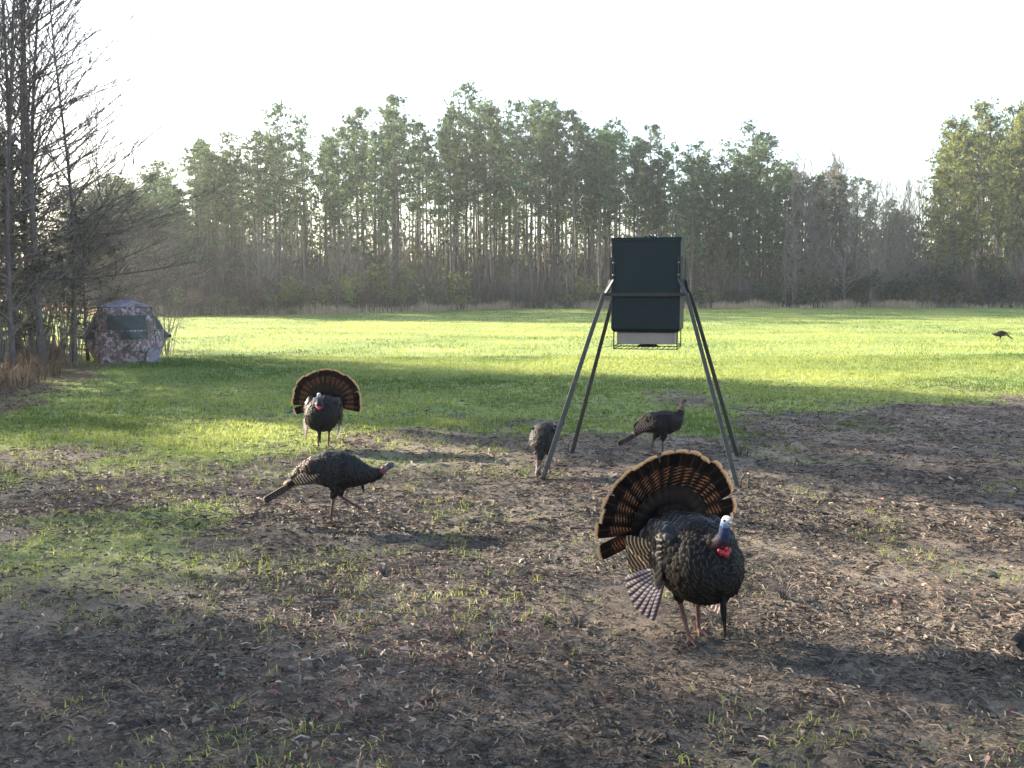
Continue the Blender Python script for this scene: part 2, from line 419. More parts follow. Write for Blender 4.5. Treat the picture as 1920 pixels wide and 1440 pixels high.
# litter on the near soil
def litter(n, y0, y1, powr, fn, L, Wd, name, label, dark=0):
    x, y = scatter(n, y0, y1, powr, fn, .6, 1.0)
    m = len(x); az = NR.random(m) * PI * 2; ln = L * (.3 + NR.random(m) ** 2 * 1.5); wd = Wd * (.5 + NR.random(m))
    d = np.stack([np.cos(az), np.sin(az)], 1); s_ = np.stack([-d[:, 1], d[:, 0]], 1)
    bend = NR.normal(0, .25, m) * ln; tilt = np.abs(NR.normal(0, .28, m)) * ln
    z0 = height(x, y)
    c = np.stack([x, y], 1)
    pts = []
    for tt in (-1, 0, 1):
        cc_ = c + d * (ln * tt / 2)[:, None] + s_ * (bend * (1 - tt * tt) * .6)[:, None]
        zz = height(cc_[:, 0], cc_[:, 1]) + .003 + np.maximum(0, tilt * (tt + 1) / 2) * .5 + (1 - tt * tt) * ln * .12
        ww = wd * (1 - .8 * tt * tt) / 2
        pts.append(np.column_stack([cc_ + s_ * ww[:, None], zz])); pts.append(np.column_stack([cc_ - s_ * ww[:, None], zz + wd * .5]))
    V = np.stack(pts, 1).reshape(-1, 3); k = np.arange(m)[:, None] * 6
    F = np.concatenate([k + q for q in ([0, 1, 3, 2], [2, 3, 5, 4])], 0)
    pr = fbm(x, y, .8, 81, 3)
    rn = np.clip(NR.random(m) * .86 + (pr - .5) * .6 + (NR.random(m) < .05) * .3, 0, 1)
    me = tri_mesh(name, V, F, {'rnd': np.repeat(rn, 6)})
    return tag(link(name, me, None, M_litter), label, 'leaf litter', None, 'stuff')
lf = lambda x, y: np.clip(.28 + 1.5 * sstep(.38, .6, fbm(x, y, .7, 91, 3)) * sstep(10, 4, y), 0, 1) * (1 - .5 * grassmask(x, y))
litter(150000, 2.9, 9.0, .9, lf, .040, .0052, 'leaf_litter', 'dead stems, husks and curled leaves strewn over the foreground soil')
litter(8000, 2.9, 7, .8, lambda x, y: sstep(.5, .62, fbm(x, y, .6, 95, 3)), .038, .014, 'fallen_leaves', 'reddish curled dead leaves lying in drifts on the near soil')
litter(60000, 6.5, 19, .95, lambda x, y: (1 - .7 * grassmask(x, y)), .055, .012, 'trampled_straw', 'trampled straw and dead grass on the bare patch under the feeder')
print('ground done')

# ------------------------------------------------------------------ VEGETATION BUILDERS
def bez(p0, p1, p2, n):
    return [p0 * (1 - t_) ** 2 + p1 * 2 * t_ * (1 - t_) + p2 * t_ * t_ for t_ in [i / n for i in range(n + 1)]]

def needle_cloud(cent, n_per, ln, wd, rg, up=.2):
    """starburst tufts of thin blades round each centre"""
    c = np.repeat(np.asarray(cent), n_per, 0); m = len(c)
    d = rg.normal(size=(m, 3)); d[:, 2] += up; d /= np.linalg.norm(d, axis=1)[:, None]
    s_ = np.cross(d, rg.normal(size=(m, 3))); s_ /= np.linalg.norm(s_, axis=1)[:, None]
    L = ln * (.6 + .8 * rg.random(m))[:, None]; Wd = wd * (.6 + .8 * rg.random(m))[:, None]
    V = np.stack([c + s_ * Wd * .5, c - s_ * Wd * .5, c + d * L + s_ * Wd * .25], 1).reshape(-1, 3)
    F = np.arange(m * 3).reshape(-1, 3)
    rn = np.repeat(np.clip(np.repeat(rg.random(len(cent)), n_per) * .8 + rg.random(m) * .2, 0, 1), 3)
    return V, F, rn

def pine_meshes(seed, H=20.0, cb=.5, spread=2.6, nb=46, tuft=8, npt=12, tl=.34, tw=.085, rtr=.135, sub=2):
    rr = random.Random(seed); rg = np.random.default_rng(seed)
    tk = MB(); lean = Vector((rr.uniform(-.35, .35), rr.uniform(-.35, .35), 0))
    pt = lambda h: Vector((lean.x * math.sin(h * 2.2 + seed), lean.y * math.sin(h * 2.7), h * H))
    pts = [pt(i / 9) for i in range(10)]
    tk.tube(pts, [rtr * (1.15 - .25 * (i == 0) * -1) * (1 - .82 * i / 9) for i in range(10)], 7)
    for k in range(rr.randint(5, 9)):          # dead stubs below the crown
        h = rr.uniform(.22, cb + .05); az = rr.uniform(0, 2 * PI); L = rr.uniform(.4, 1.6)
        p = pt(h); tk.tube([p, p + Vector((math.cos(az), math.sin(az), rr.uniform(-.1, .3))) * L], [.03, .008], 3, False)
    br = MB(); cents = []
    for k in range(nb):
        f = (k + rr.random()) / nb; h = cb + (1 - cb) * (f ** .85)
        az = rr.uniform(0, 2 * PI)
        L = spread * (1.0 - .15 * abs(f - .35) - .78 * max(0, f - .3) ** 1.3 * 1.25) * rr.uniform(.55, 1.15)
        if f < .12: L *= rr.uniform(.4, 1.0)
        L = max(L, .35)
        p = pt(min(h, .985)); rise = rr.uniform(-.05, .35) + .55 * f
        o = Vector((math.cos(az), math.sin(az), 0))
        end = p + o * L + Vector((0, 0, rise * L)); midp = p + o * L * .5 + Vector((0, 0, rise * L * .25))
        c = bez(p, midp, end, 4)
        br.tube(c, [.05 * (1 - f * .6), .04 * (1 - f * .6), .028, .018, .008], 3, False)
        for q in range(sub):
            i = rr.randint(2, 3); s2 = c[i]; o2 = (o + Vector((rr.uniform(-1, 1), rr.uniform(-1, 1), rr.uniform(0, .5)))).normalized()
            e2 = s2 + o2 * L * rr.uniform(.25, .45); br.tube([s2, e2], [.018, .006], 3, False)
            for m_ in range(max(1, tuft // 4)):
                t_ = rr.uniform(.4, 1.05); cents.append(s2.lerp(e2, t_) + Vector([rr.gauss(0, .10) for _ in range(3)]))
        for m_ in range(tuft):
            t_ = rr.uniform(.38, 1.04); i = min(int(t_ * 4), 3); q = c[i].lerp(c[i + 1], t_ * 4 - i)
            sp = .16 + .20 * (1 - abs(t_ - .7))
            cents.append(q + Vector((rr.gauss(0, sp), rr.gauss(0, sp), rr.gauss(.06, sp * .55))))
    V, F, rn = needle_cloud(cents, npt, tl, tw, rg)
    return tk.mesh('trunk', True), br.mesh('limbs'), tri_mesh('crown', V, F, {'rnd': rn})

def bare_meshes(seed, H=13.0, nb=44, L0=3.0, r0=.10, first=.14, ang=(28, 62), nsec=8, ntw=3, up=.5):
    rr = random.Random(seed); tk = MB(); br = MB()
    sx, sy = rr.uniform(-.25, .25), rr.uniform(-.25, .25)
    pt = lambda h: Vector((sx * math.sin(h * 5 + seed) * (1 + h), sy * math.sin(h * 4.1 + 1), h * H))
    n = 12; pts = [pt(i / n) for i in range(n + 1)]
    tk.tube(pts, [r0 * (1.25 if i == 0 else 1) * (1 - .86 * i / n) for i in range(n + 1)], 8)
    for k in range(nb):
        f = (k + rr.random()) / nb; h = first + (.97 - first) * f
        az = rr.uniform(0, 2 * PI); th = math.radians(rr.uniform(*ang)) * (1.1 - .45 * f)
        L = L0 * (1.0 - .6 * f) * rr.uniform(.5, 1.2)
        o = Vector((math.cos(az), math.sin(az), 0)); p = pt(h)
        d0 = (o * math.sin(th) + Vector((0, 0, math.cos(th))))
        if f < .2: d0 = (d0 + Vector((0, 0, -.35))).normalized()
        mid = p + d0 * L * .5; end = mid + (d0 + Vector((rr.uniform(-.2, .2), rr.uniform(-.2, .2), up * rr.uniform(.2, 1)))).normalized() * L * .55
        c = bez(p, mid, end, 6); rb = .030 * (1 - .55 * f) * rr.uniform(.7, 1.1)
        br.tube(c, [rb * (1 - .8 * i / 6) + .002 for i in range(7)], 4, False)
        for s_ in range(nsec):
            t_ = rr.uniform(.2, .98); i = min(int(t_ * 6), 5); q = c[i].lerp(c[i + 1], t_ * 6 - i)
            dd = (d0 * .8 + Vector((rr.gauss(0, .55), rr.gauss(0, .55), rr.uniform(-.15, .6)))).normalized()
            l2 = L * rr.uniform(.15, .38); e2 = q + dd * l2 + Vector((0, 0, .08 * l2))
            m2 = q.lerp(e2, .5) + Vector((rr.gauss(0, .04), rr.gauss(0, .04), -.03)) * l2
            br.tube([q, m2, e2], [rb * .35 + .002, .005, .0025], 3, False)
            for w_ in range(ntw):
                q3 = q.lerp(e2, rr.uniform(.3, 1)); d3 = (dd + Vector([rr.gauss(0, .6) for _ in range(3)])).normalized()
                br.tube([q3, q3 + d3 * l2 * rr.uniform(.25, .6)], [.0035, .002], 3, False)
    return tk.mesh('trunk', True), br.mesh('branches')

def shrub_mesh(seed, rx, rz, n, leaf=.09, lumps=7):
    rg = np.random.default_rng(seed)
    lc = rg.normal(size=(lumps, 3)) * [rx * .5, rx * .5, rz * .28] + [0, 0, rz * .5]
    lr = rx * (.3 + .3 * rg.random(lumps))
    w_ = rg.integers(0, lumps, n); d = rg.normal(size=(n, 3)); d /= np.linalg.norm(d, axis=1)[:, None]
    rad = lr[w_] * rg.random(n) ** .45
    c = lc[w_] + d * rad[:, None]; c[:, 2] = np.abs(c[:, 2]) * 1.0 + .03
    V, F, rn = needle_cloud(c, 2, leaf * 1.3, leaf, rg, .1)
    return tri_mesh('foliage', V, F, {'rnd': rn})

def stems_mesh(seed, rx, rz, n=14, r=.02, arch=.4, sub=7, tw=0):
    rr = random.Random(seed); b = MB()
    for k in range(n):
        az = rr.uniform(0, 2 * PI); o = Vector((math.cos(az), math.sin(az), 0)); L = rz * rr.uniform(.6, 1.1)
        p = o * rr.uniform(0, rx * .15); e_ = p + o * rx * rr.uniform(.3, 1) + Vector((0, 0, L)); m = p + Vector((0, 0, L * (.6 + arch))) + o * rx * .1
        c = bez(p, m, e_, 5); b.tube(c, [r * (1 - .8 * i / 5) for i in range(6)], 3, False)
        for s_ in range(sub):
            t_ = rr.uniform(.2, .97); i = min(int(t_ * 5), 4); q = c[i].lerp(c[i + 1], t_ * 5 - i)
            dd = Vector((rr.gauss(0, 1) + o.x * .5, rr.gauss(0, 1) + o.y * .5, rr.uniform(-.1, 1))).normalized(); l2 = L * rr.uniform(.12, .35)
            e2 = q + dd * l2; b.tube([q, q.lerp(e2, .5) + Vector((0, 0, l2 * .08)), e2], [r * .4, r * .25, r * .12], 3, False)
            for w_ in range(tw):
                q3 = q.lerp(e2, rr.uniform(.2, .9)); d3 = (dd + Vector([rr.gauss(0, .7) for _ in range(3)])).normalized()
                b.tube([q3, q3 + d3 * l2 * rr.uniform(.3, .6)], [r * .2, r * .1], 3, False)
    return b.mesh('stems')

def make_tree(name, parts, loc, rz, s, label, cat, group=None):
    r = empty(name, loc, rz); r.scale = s if hasattr(s, '__len__') else (s, s, s)
    tag(r, label, cat, group)
    for pn, me, mt in parts:
        if me.materials: link(pn, me, r)
        else: link(pn, me, r, mt)
    return r

# ------------------------------------------------------------------ THE PINE WOOD
F_ = 1844.0
def px_of(x, y): return 960 + F_ * x / y
def z_for(py, dist): return 1.6 + dist * math.tan(math.atan((720 - py) / F_) - math.radians(5.02))
prof_x = [120, 200, 230, 300, 320, 345, 375, 400, 450, 490, 510, 560, 600, 640, 690, 730, 770, 800, 830, 870, 895, 940, 985, 1030, 1060, 1090, 1140, 1180, 1230, 1270, 1310, 1340, 1395, 1430, 1460, 1490, 1510, 1530, 1560, 1600, 1640, 1660, 1700, 1730, 1760, 1800, 1840, 1870, 1900, 1990]
prof_y = [330, 335, 325, 302, 305, 330, 262, 244, 238, 232, 196, 205, 200, 203, 205, 192, 170, 200, 185, 168, 152, 168, 188, 190, 205, 215, 212, 230, 245, 270, 278, 285, 237, 252, 262, 290, 302, 282, 292, 305, 330, 350, 345, 322, 245, 203, 192, 212, 200, 200]
front = []
pv = [pine_meshes(100 + i, 20, cb=c, spread=s_, nb=nb_, tuft=tf) for i, (c, s_, nb_, tf) in enumerate(
    [(.52, 2.2, 36, 8), (.44, 2.6, 42, 7), (.60, 1.9, 27, 7), (.40, 2.6, 42, 7), (.50, 2.3, 30, 8), (.66, 1.8, 22, 7), (.36, 2.4, 38, 6), (.55, 2.5, 32, 8)])]
pe = [pine_meshes(140 + i, 20, cb=c, spread=s_, nb=60, tuft=7) for i, (c, s_) in enumerate([(.20, 2.9), (.28, 3.1)])]   # branchy to low down
pwarm = [pine_meshes(160 + i, 20, cb=c, spread=s_, nb=62, tuft=8) for i, (c, s_) in enumerate([(.22, 3.3), (.30, 3.0)])]
landm = [(240, 'camouflage blind'), (606, 'farther strutting turkey'), (895, 'tallest treetop'), (1212, 'feeder box'), (1680, 'dip in the treeline'), (1885, 'far field turkey')]
words = ['first', 'second', 'third', 'fourth', 'fifth', 'sixth', 'seventh', 'eighth', 'ninth', 'tenth', 'eleventh', 'twelfth', 'thirteenth', 'fourteenth', 'fifteenth', 'sixteenth']
counter = {}
def where(px):
    L = min(landm, key=lambda q: abs(q[0] - px)); side = 'left' if px < L[0] else 'right'
    return L[1], side

rowpos = []
x = -34.0
while x < 55:
    rowpos.append(x); x += R.uniform(1.2, 2.3)
allp = []
for x in rowpos:
    y = edgeY(x) + R.uniform(.5, 3.5); allp.append((x, y, 0))
for x in rowpos:
    y = edgeY(x) + R.uniform(4.0, 7.5); allp.append((x + R.uniform(-1, 1), y, 1))
for k in range(2, 6):
    xx = -38.0 - k
    while xx < 58 + k * 2:
        allp.append((xx, edgeY(xx) + 4.2 * k + R.uniform(-1.6, 1.6), k)); xx += R.uniform(1.9, 3.4)
# order the front row outward from each landmark so ordinals can be counted
vis = [p for p in allp if -60 < px_of(p[0], p[1]) < 1990]
fr = [p for p in vis if p[2] == 0]
ordn = {}
for L in landm:
    near = [p for p in fr if where(px_of(p[0], p[1]))[0] == L[1]]
    for side in ('left', 'right'):
        q = sorted([p for p in near if where(px_of(p[0], p[1]))[1] == side], key=lambda p: abs(px_of(p[0], p[1]) - L[0]))
        for i, p in enumerate(q): ordn[p] = words[min(i, 15)] + ' to the ' + side + ' of the ' + L[1]
ordn2 = {}
for L in landm:
    for side in ('left', 'right'):
        q = sorted([p for p in vis if p[2] == 1 and where(px_of(p[0], p[1])) == (L[1], side)], key=lambda p: abs(px_of(p[0], p[1]) - L[0]))
        for i, p in enumerate(q): ordn2[p] = words[min(i, 15)] + ' to the ' + side + ' of the ' + L[1]
rest = []; nput = 0
for p in allp:
    x, y, k = p; px = px_of(x, y); inview = -60 < px < 1990
    top = float(np.interp(px, prof_x, prof_y)); dist = math.hypot(0, y)
    base = hz(x, y); Ht = z_for(top, y) - base
    Ht *= (R.uniform(.80, 1.02) if k <= 1 else R.uniform(.74, 1.0) if k < 4 else R.uniform(.70, .93))
    if not inview and k > 1: continue
    if 1590 < px < 1735 and R.random() < (.9 if k <= 1 else .45): continue
    if 1520 < px <= 1590 and R.random() < .4: continue
    if 1600 < px < 1740: Ht *= .92
    sx = Ht / 20 * R.uniform(.9, 1.25) if Ht > 12 else Ht / 20 * 1.45
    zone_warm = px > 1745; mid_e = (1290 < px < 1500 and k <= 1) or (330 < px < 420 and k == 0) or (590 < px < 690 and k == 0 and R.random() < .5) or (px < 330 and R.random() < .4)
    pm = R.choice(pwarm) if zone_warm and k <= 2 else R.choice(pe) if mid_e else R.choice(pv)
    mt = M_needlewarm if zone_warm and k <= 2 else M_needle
    if nput >= 292 and k > 1: rest.append((x, y, base, Ht)); continue
    nput += 1
    if k == 0 and inview:
        tone = 'sunlit-coloured yellow-green' if zone_warm else 'thick low-branched' if pm in pe else 'tall bare-trunked'
        lab = f'{tone} pine, {ordn[p]}'; grp = 'pines along the front of the wood'
    elif k == 1 and inview and p in ordn2:
        lab = f'second-row pine, {ordn2[p]}'; grp = 'pines just behind the front row'
    else:
        lab = 'slender pine standing among others inside the wood behind the front row' if inview else 'pine of the same wood beyond the side of the view'; grp = 'pines inside the wood'
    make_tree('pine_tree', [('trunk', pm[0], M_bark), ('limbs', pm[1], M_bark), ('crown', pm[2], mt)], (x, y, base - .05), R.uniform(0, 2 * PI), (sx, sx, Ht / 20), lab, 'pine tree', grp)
print('pines', nput, 'rest', len(rest))
# deepest rows, one mass
if True:
    for xx in range(0, 420):
        x = -56 + xx * .31; y = edgeY(x) + 26 + R.uniform(0, 34); px = px_of(x, y)
        Ht = (z_for(float(np.interp(px, prof_x, prof_y)), y) - hz(x, y)) * R.uniform(.55, .80)
        rest.append((x, y, hz(x, y), Ht))
    b = MB(); cents = []
    for (x, y, z, Ht) in rest:
        b.tube([(x, y, z), (x + R.uniform(-.2, .2), y, z + Ht * .5), (x, y, z + Ht)], [.13, .10, .03], 5, False)
        for q in range(56):
            f = R.random() ** 1.3; rad = 2.5 * (1 - .7 * f) * math.sqrt(R.random()); az = R.uniform(0, 2 * PI)
            cents.append((x + rad * math.cos(az), y + rad * math.sin(az), z + Ht * (.06 + .94 * f)))
    ob = b.build('distant_pine_trunks', M_bark, None); tag(ob, 'close-set pine trunks deep inside the wood, read as one mass', 'woodland', None, 'stuff')
    V, F, rn = needle_cloud(cents, 5, .50, .22, NR)
    tag(link('distant_pine_crowns', tri_mesh('distant_pine_crowns', V, F, {'rnd': rn}), None, M_needle), 'needle canopy deep inside the wood, read as one mass', 'woodland', None, 'stuff')

# underbrush and sedge along the wood edge
n = 40000
x = NR.uniform(-45, 62, n); off = NR.exponential(4.0, n) - .4; y = np.interp(x, edge_x, edge_y) + off
P = np.stack([x, y, height(x, y)], 1)
hb = (1.0 + 3.0 * fbm(x, y, .12, 131, 3)) * (.4 + .8 * NR.random(n)) * np.clip(.35 + off * .35, .25, 1.3)
blades(P, hb, .035 * (.5 + NR.random(n)), NR.random(n) * 2 * PI, NR.random(n) * .6, NR.random(n) * .6, NR.random(n) * .9, 'underbrush', leafy('brush_stems', (.04, .042, .032), (.16, .145, .105), .1, 0), 'grey-brown tangled underbrush along the foot of the pine wood', 'underbrush')
n = 34000
x = NR.uniform(-50, 66, n); off = NR.uniform(8, 50, n); y = np.interp(x, edge_x, edge_y) + off
P = np.stack([x, y, height(x, y)], 1)
blades(P, (3 + 9 * fbm(x, y, .1, 135, 3)) * (.4 + .8 * NR.random(n)), .05 * (.5 + NR.random(n)), NR.random(n) * 2 * PI, NR.random(n) * .25, NR.random(n) * .5, NR.random(n) * .9, 'wood_understory', bpy.data.materials['brush_stems'], 'thin grey stems and undergrowth filling the gaps deep inside the wood', 'underbrush')
n = 30000
x = NR.uniform(-40, 60, n); y = np.interp(x, edge_x, edge_y) - 1.6 + NR.normal(0, .6, n) + (fbm(x, x * 0, .16, 143, 3) - .5) * 6
P = np.stack([x, y, height(x, y)], 1)
dens = .12 + 1.0 * sstep(.40, .64, fbm(x, y * 0, .35, 141, 3))
keep = NR.random(n) < dens; P = P[keep]; m = len(P)
blades(P, (.25 + .75 * fbm(P[:, 0], P[:, 1], .9, 151, 3) ** 1.5 * 1.4) * (.5 + .7 * NR.random(m)), .03 * (.5 + NR.random(m)), NR.random(m) * 2 * PI, NR.random(m) * .5, NR.random(m) * .8, NR.random(m), 'broom_sedge', M_sedge, 'strip of tan broom sedge between the green field and the pine wood', 'dry grass')

n = 26000
x = NR.uniform(-46, 64, n); off = NR.exponential(3.5, n) + .2; y = np.interp(x, edge_x, edge_y) + off
hb = (.5 + 3.2 * sstep(.35, .7, fbm(x, y, .22, 171, 3))) * NR.random(n) ** .8
keep = NR.random(n) < .3 + .7 * sstep(.38, .6, fbm(x, y, .3, 172, 3)); x, y, hb = x[keep], y[keep], hb[keep]
V, F, rn = needle_cloud(np.stack([x, y, height(x, y) + hb], 1), 5, .24, .14, NR)
tag(link('leafy_undergrowth', tri_mesh('leafy_undergrowth', V, F, {'rnd': rn}), None, M_shrub), 'low leafy grey-green undergrowth along the foot of the pine wood', 'underbrush', None, 'stuff')

M_pale = simple('pale_twigs', (.13, .105, .09), (.30, .25, .215), 6, .9, 0, .01, .1, rnd=.5)
n = 11000
x = NR.uniform(-52, 68, n); off = NR.uniform(5, 38, n); y = np.interp(x, edge_x, edge_y) + off
hb = (2.0 + 7 * fbm(x, y, .13, 181, 3)) * NR.random(n)
V, F, rn = needle_cloud(np.stack([x, y, height(x, y) + hb], 1), 5, .36, .26, NR)
tag(link('leafy_understory', tri_mesh('leafy_understory', V, F, {'rnd': rn}), None, M_needle), 'leafy understory between the trunks inside the pine wood', 'underbrush', None, 'stuff')
# shrubs, saplings and bare trees at the edge
sh = [shrub_mesh(200 + i, 1.3, 2.2, 900, .11) for i in range(3)]
shst = [stems_mesh(210 + i, 1.1, 2.1, 12) for i in range(3)]
bt = [bare_meshes(220 + i, 9, 46, 2.6, .07, .12, (25, 60), 9, 3) for i in range(3)]
tw = [stems_mesh(230 + i, 1.4, 3.2, 18, .02, .3, 9, 2) for i in range(3)]
def near_lm(px): nm, sd_ = where(px); return f'to the {sd_} of the {nm}'
for i, (px, off, s_, br_) in enumerate([(430, 0, .8, 0), (520, -.3, .9, 0), (545, .4, 1.3, 0), (575, 0, 1.0, 0), (470, .5, 1.0, 1), (640, .3, 1.0, 0), (690, 0, .9, 1), (365, 0, .8, 1),
                                   (745, .6, .8, 0), (865, .2, .7, 0), (1000, .8, .8, 1), (1100, .8, .8, 0), (1330, .5, .9, 0), (1385, .8, .8, 1), (1440, .5, 1.1, 0), (1500, .6, 1.2, 0),
                                   (1560, .8, .9, 0), (1615, .4, 1.3, 0), (1660, .6, 1.2, 0), (1700, .8, 1.6, 0), (1750, .5, 1.5, 0), (1800, .8, 1.3, 1), (1850, .5, 1.5, 0), (1900, .7, 1.5, 1), (300, .5, .9, 0), (250, 1.0, 1.1, 1)]):
    x = (px - 960) / F_ * 80
    for _ in range(6): x = (px - 960) / F_ * (edgeY(x) + off)
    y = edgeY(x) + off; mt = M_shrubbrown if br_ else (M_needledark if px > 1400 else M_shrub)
    me = sh[i % 3].copy(); me.materials.clear()
    kind = 'brown leafy' if br_ else ('dark evergreen' if px > 1400 else 'pale green')
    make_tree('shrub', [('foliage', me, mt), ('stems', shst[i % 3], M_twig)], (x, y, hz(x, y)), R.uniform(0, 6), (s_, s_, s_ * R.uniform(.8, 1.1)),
              f'{kind} shrub, ' + ['first', 'second', 'third', 'fourth', 'fifth', 'sixth', 'seventh', 'eighth', 'ninth', 'tenth'][counter.setdefault((kind, near_lm(px)), 0)] + ' of its kind ' + near_lm(px), 'shrub', 'shrubs along the wood edge')
    counter[(kind, near_lm(px))] += 1
ords = words + ['seventeenth', 'eighteenth', 'nineteenth', 'twentieth'] + ['twenty-' + q for q in words[:9]] + ['thirtieth'] + ['thirty-' + q for q in words[:9]] + ['fortieth']
cnt2 = {}
saps = []
for i in range(96):
    saps.append(R.choice([R.uniform(1520, 1720), R.uniform(120, 420), R.uniform(1450, 1750), R.uniform(1480, 1700), R.uniform(1700, 1950), R.uniform(420, 1450), R.uniform(150, 330)]))
saps.sort(key=lambda q: min(abs(q - L[0]) for L in landm))
for i, px in enumerate(saps):
    x = (px - 960) / F_ * 80
    off = R.uniform(-.2, 5)
    for _ in range(6): x = (px - 960) / F_ * (edgeY(x) + off)
    y = edgeY(x) + off; big = 1480 < px < 1720
    Ht = R.uniform(4, 8) if not big else R.uniform(.72, 1.0) * z_for(float(np.interp(px, prof_x, prof_y)), y)
    k = near_lm(px); cnt2[k] = cnt2.get(k, 0) + 1
    lab = ('tall' if big else 'low') + f' bare {ords[min(cnt2[k]-1, 39)]} sapling counted outward {k}'
    tv = bt[i % 3]
    make_tree('bare_sapling', [('trunk', tv[0], M_pale), ('branches', tv[1], M_pale)], (x, y, hz(x, y)), R.uniform(0, 6), (Ht / 9 * .95, Ht / 9 * .95, Ht / 9), lab, 'sapling', 'leafless saplings ' + k)
for i in range(46):
    px = 130 + 1830 * (i + R.random()) / 46; x = (px - 960) / F_ * 80; off = R.uniform(.2, 3)
    for _ in range(6): x = (px - 960) / F_ * (edgeY(x) + off)
    y = edgeY(x) + off; k = near_lm(px)
    b_ = link('bare_bush', tw[i % 3], None, M_twig); b_.location = (x, y, hz(x, y)); b_.rotation_euler.z = R.uniform(0, 6); s_ = R.uniform(.6, 1.1); b_.scale = (s_, s_, s_)
    kk = ('b', k); cnt2[kk] = cnt2.get(kk, 0) + 1; tag(b_, f'leafless brown bush, {words[min(cnt2[kk]-1, 15)]} from the left {k}', 'bush', 'leafless bushes ' + k)
# two pale dead stems right of the feeder
for px, Ht, lb in ((1468, 6.5, 'pale sunlit dead tree, left one of a close pair right of the feeder'), (1486, 7.2, 'pale sunlit dead tree, right one of a close pair right of the feeder')):
    x = (px - 960) / F_ * 90; y = edgeY(x) - .3; x = (px - 960) / F_ * y
    make_tree('dead_tree', [('trunk', bt[1][0].copy(), M_sedge), ('branches', bt[2][1].copy(), M_sedge)], (x, y, hz(x, y)), R.uniform(0, 6), (Ht / 14, Ht / 14, Ht / 9), lb, 'dead tree')
print('wood done')

# ------------------------------------------------------------------ NEAR LEFT TREES
def dm(me):   # fresh copy for another material
    m = me.copy(); m.materials.clear(); return m
b1 = bare_meshes(301, 14, 66, 5.2, .088, .12, (38, 78), 15, 3, .35); b2 = bare_meshes(305, 13, 58, 4.4, .078, .10, (34, 72), 14, 3, .4); b3 = bare_meshes(309, 12, 48, 3.4, .065, .10, (28, 66), 12, 3)
left = [(-11.05, 23.0, b1, 1.0, .4, 'tallest leafless tree with long upswept branches reaching over the blind'),
        (-11.6, 23.9, b2, 1.0, 2.4, 'leafless tree close behind the tallest one, its trunk nearly touching it'),
        (-11.35, 21.8, b3, 1.0, 1.2, 'leafless tree with forked top at the left edge of the picture'),
        (-12.1, 25.5, b2, .95, 4.0, 'thin leafless tree just left of the camouflage blind'),
        (-13.6, 26.5, b1, .9, 5.2, 'leafless tree half cut off by the left edge of the picture'),
        (-10.55, 21.2, b3, .95, 5.1, 'slim leafless tree nearest to the camera at the left edge'),
        (-12.3, 24.4, b1, .85, 3.3, 'leafless tree at the back of the left group'),
        (-11.0, 24.6, b2, .78, .9, 'leafless tree with a thin trunk right of the tallest one'),
        (-11.6, 28.6, b3, .62, 3.0, 'young leafless tree standing straight behind the blind')]
for x, y, m, s_, rz, lb in left:
    make_tree('bare_tree', [('trunk', m[0], M_barkgrey), ('branches', m[1], M_twig)], (x, y, hz(x, y) - .05), rz, s_, lb, 'bare tree', 'leafless trees left of the blind')
cd = [pine_meshes(320 + i, 6, cb=.06, spread=1.7, nb=60, tuft=12, npt=8, tl=.16, tw=.03, rtr=.06) for i in range(2)]
for x, y, s_, k, lb in ((-11.9, 22.6, .80, 0, 'dark evergreen sapling with dense needles beneath the tallest leafless tree'), (-12.7, 25.6, .9, 1, 'dark evergreen sapling half hidden behind the leafless trunks'), (-10.9, 25.4, .62, 1, 'small dark evergreen just left of the camouflage blind'), (-13.2, 23.2, .9, 0, 'dark evergreen at the very left edge of the picture')):
    make_tree('evergreen_sapling', [('trunk', cd[k][0], M_barkgrey), ('limbs', cd[k][1], M_barkgrey), ('crown', cd[k][2], M_needledark)], (x, y, hz(x, y)), R.uniform(0, 6), s_, lb, 'evergreen', 'evergreens left of the blind')
ub = [stems_mesh(330 + i, 2.6, 3.4, 16, .016, .25, 12, 3) for i in range(2)]
for i, (x, y, s_, lb) in enumerate(((-10.3, 25.8, 1.0, 'arching leafless thicket spreading over the left side of the blind'), (-11.3, 21.7, .7, 'brown leafless thicket at the left edge of the picture'), (-12.3, 27.0, 1.1, 'leafless thicket behind the left trunks'), (-11.9, 30.5, 1.1, 'tall leafless thicket behind the blind'), (-10.6, 23.6, .6, 'low leafless thicket between trunk and blind'), (-9.9, 28.2, .7, 'leafless thicket rising just behind the blind'), (-11.2, 23.6, 1.1, 'tall brown thicket round the foot of the tallest leafless tree'), (-12.6, 24.6, 1.2, 'thick leafless scrub behind the left tree trunks'), (-13.4, 27.6, 1.2, 'dense scrub at the far left edge under the trees'), (-13.0, 29.5, 1.2, 'scrub behind the left trunks hiding the field'), (-12.4, 31.5, 1.0, 'leafless scrub far behind the blind'), (-10.75, 27.2, .95, 'bushy leafless thicket at the left shoulder of the blind'))):
    o = link('thicket', ub[i % 2], None, M_pale); o.location = (x, y, hz(x, y)); o.rotation_euler.z = i * 1.7; o.scale = (s_, s_, s_); tag(o, lb, 'thicket', 'leafless thickets by the blind')
n = 9000
y = NR.uniform(14, 31, n); x = np.interp(y, [6, 13, 20, 27, 33], [-6.3, -6.8, -8.0, -11.2, -14]) - 1.2 - NR.exponential(2.2, n)
P = np.stack([x, y, height(x, y)], 1)
blades(P, .12 + .3 * NR.random(n), .012 * (.5 + NR.random(n)), NR.random(n) * 2 * PI, NR.random(n) * .8, NR.random(n) * .8, NR.random(n) * .75, 'dead_grass', leafy('dead_grass', (.05, .036, .024), (.26, .19, .12), .3, 0), 'dead brown grass and sprouts under the left trees', 'dead grass')

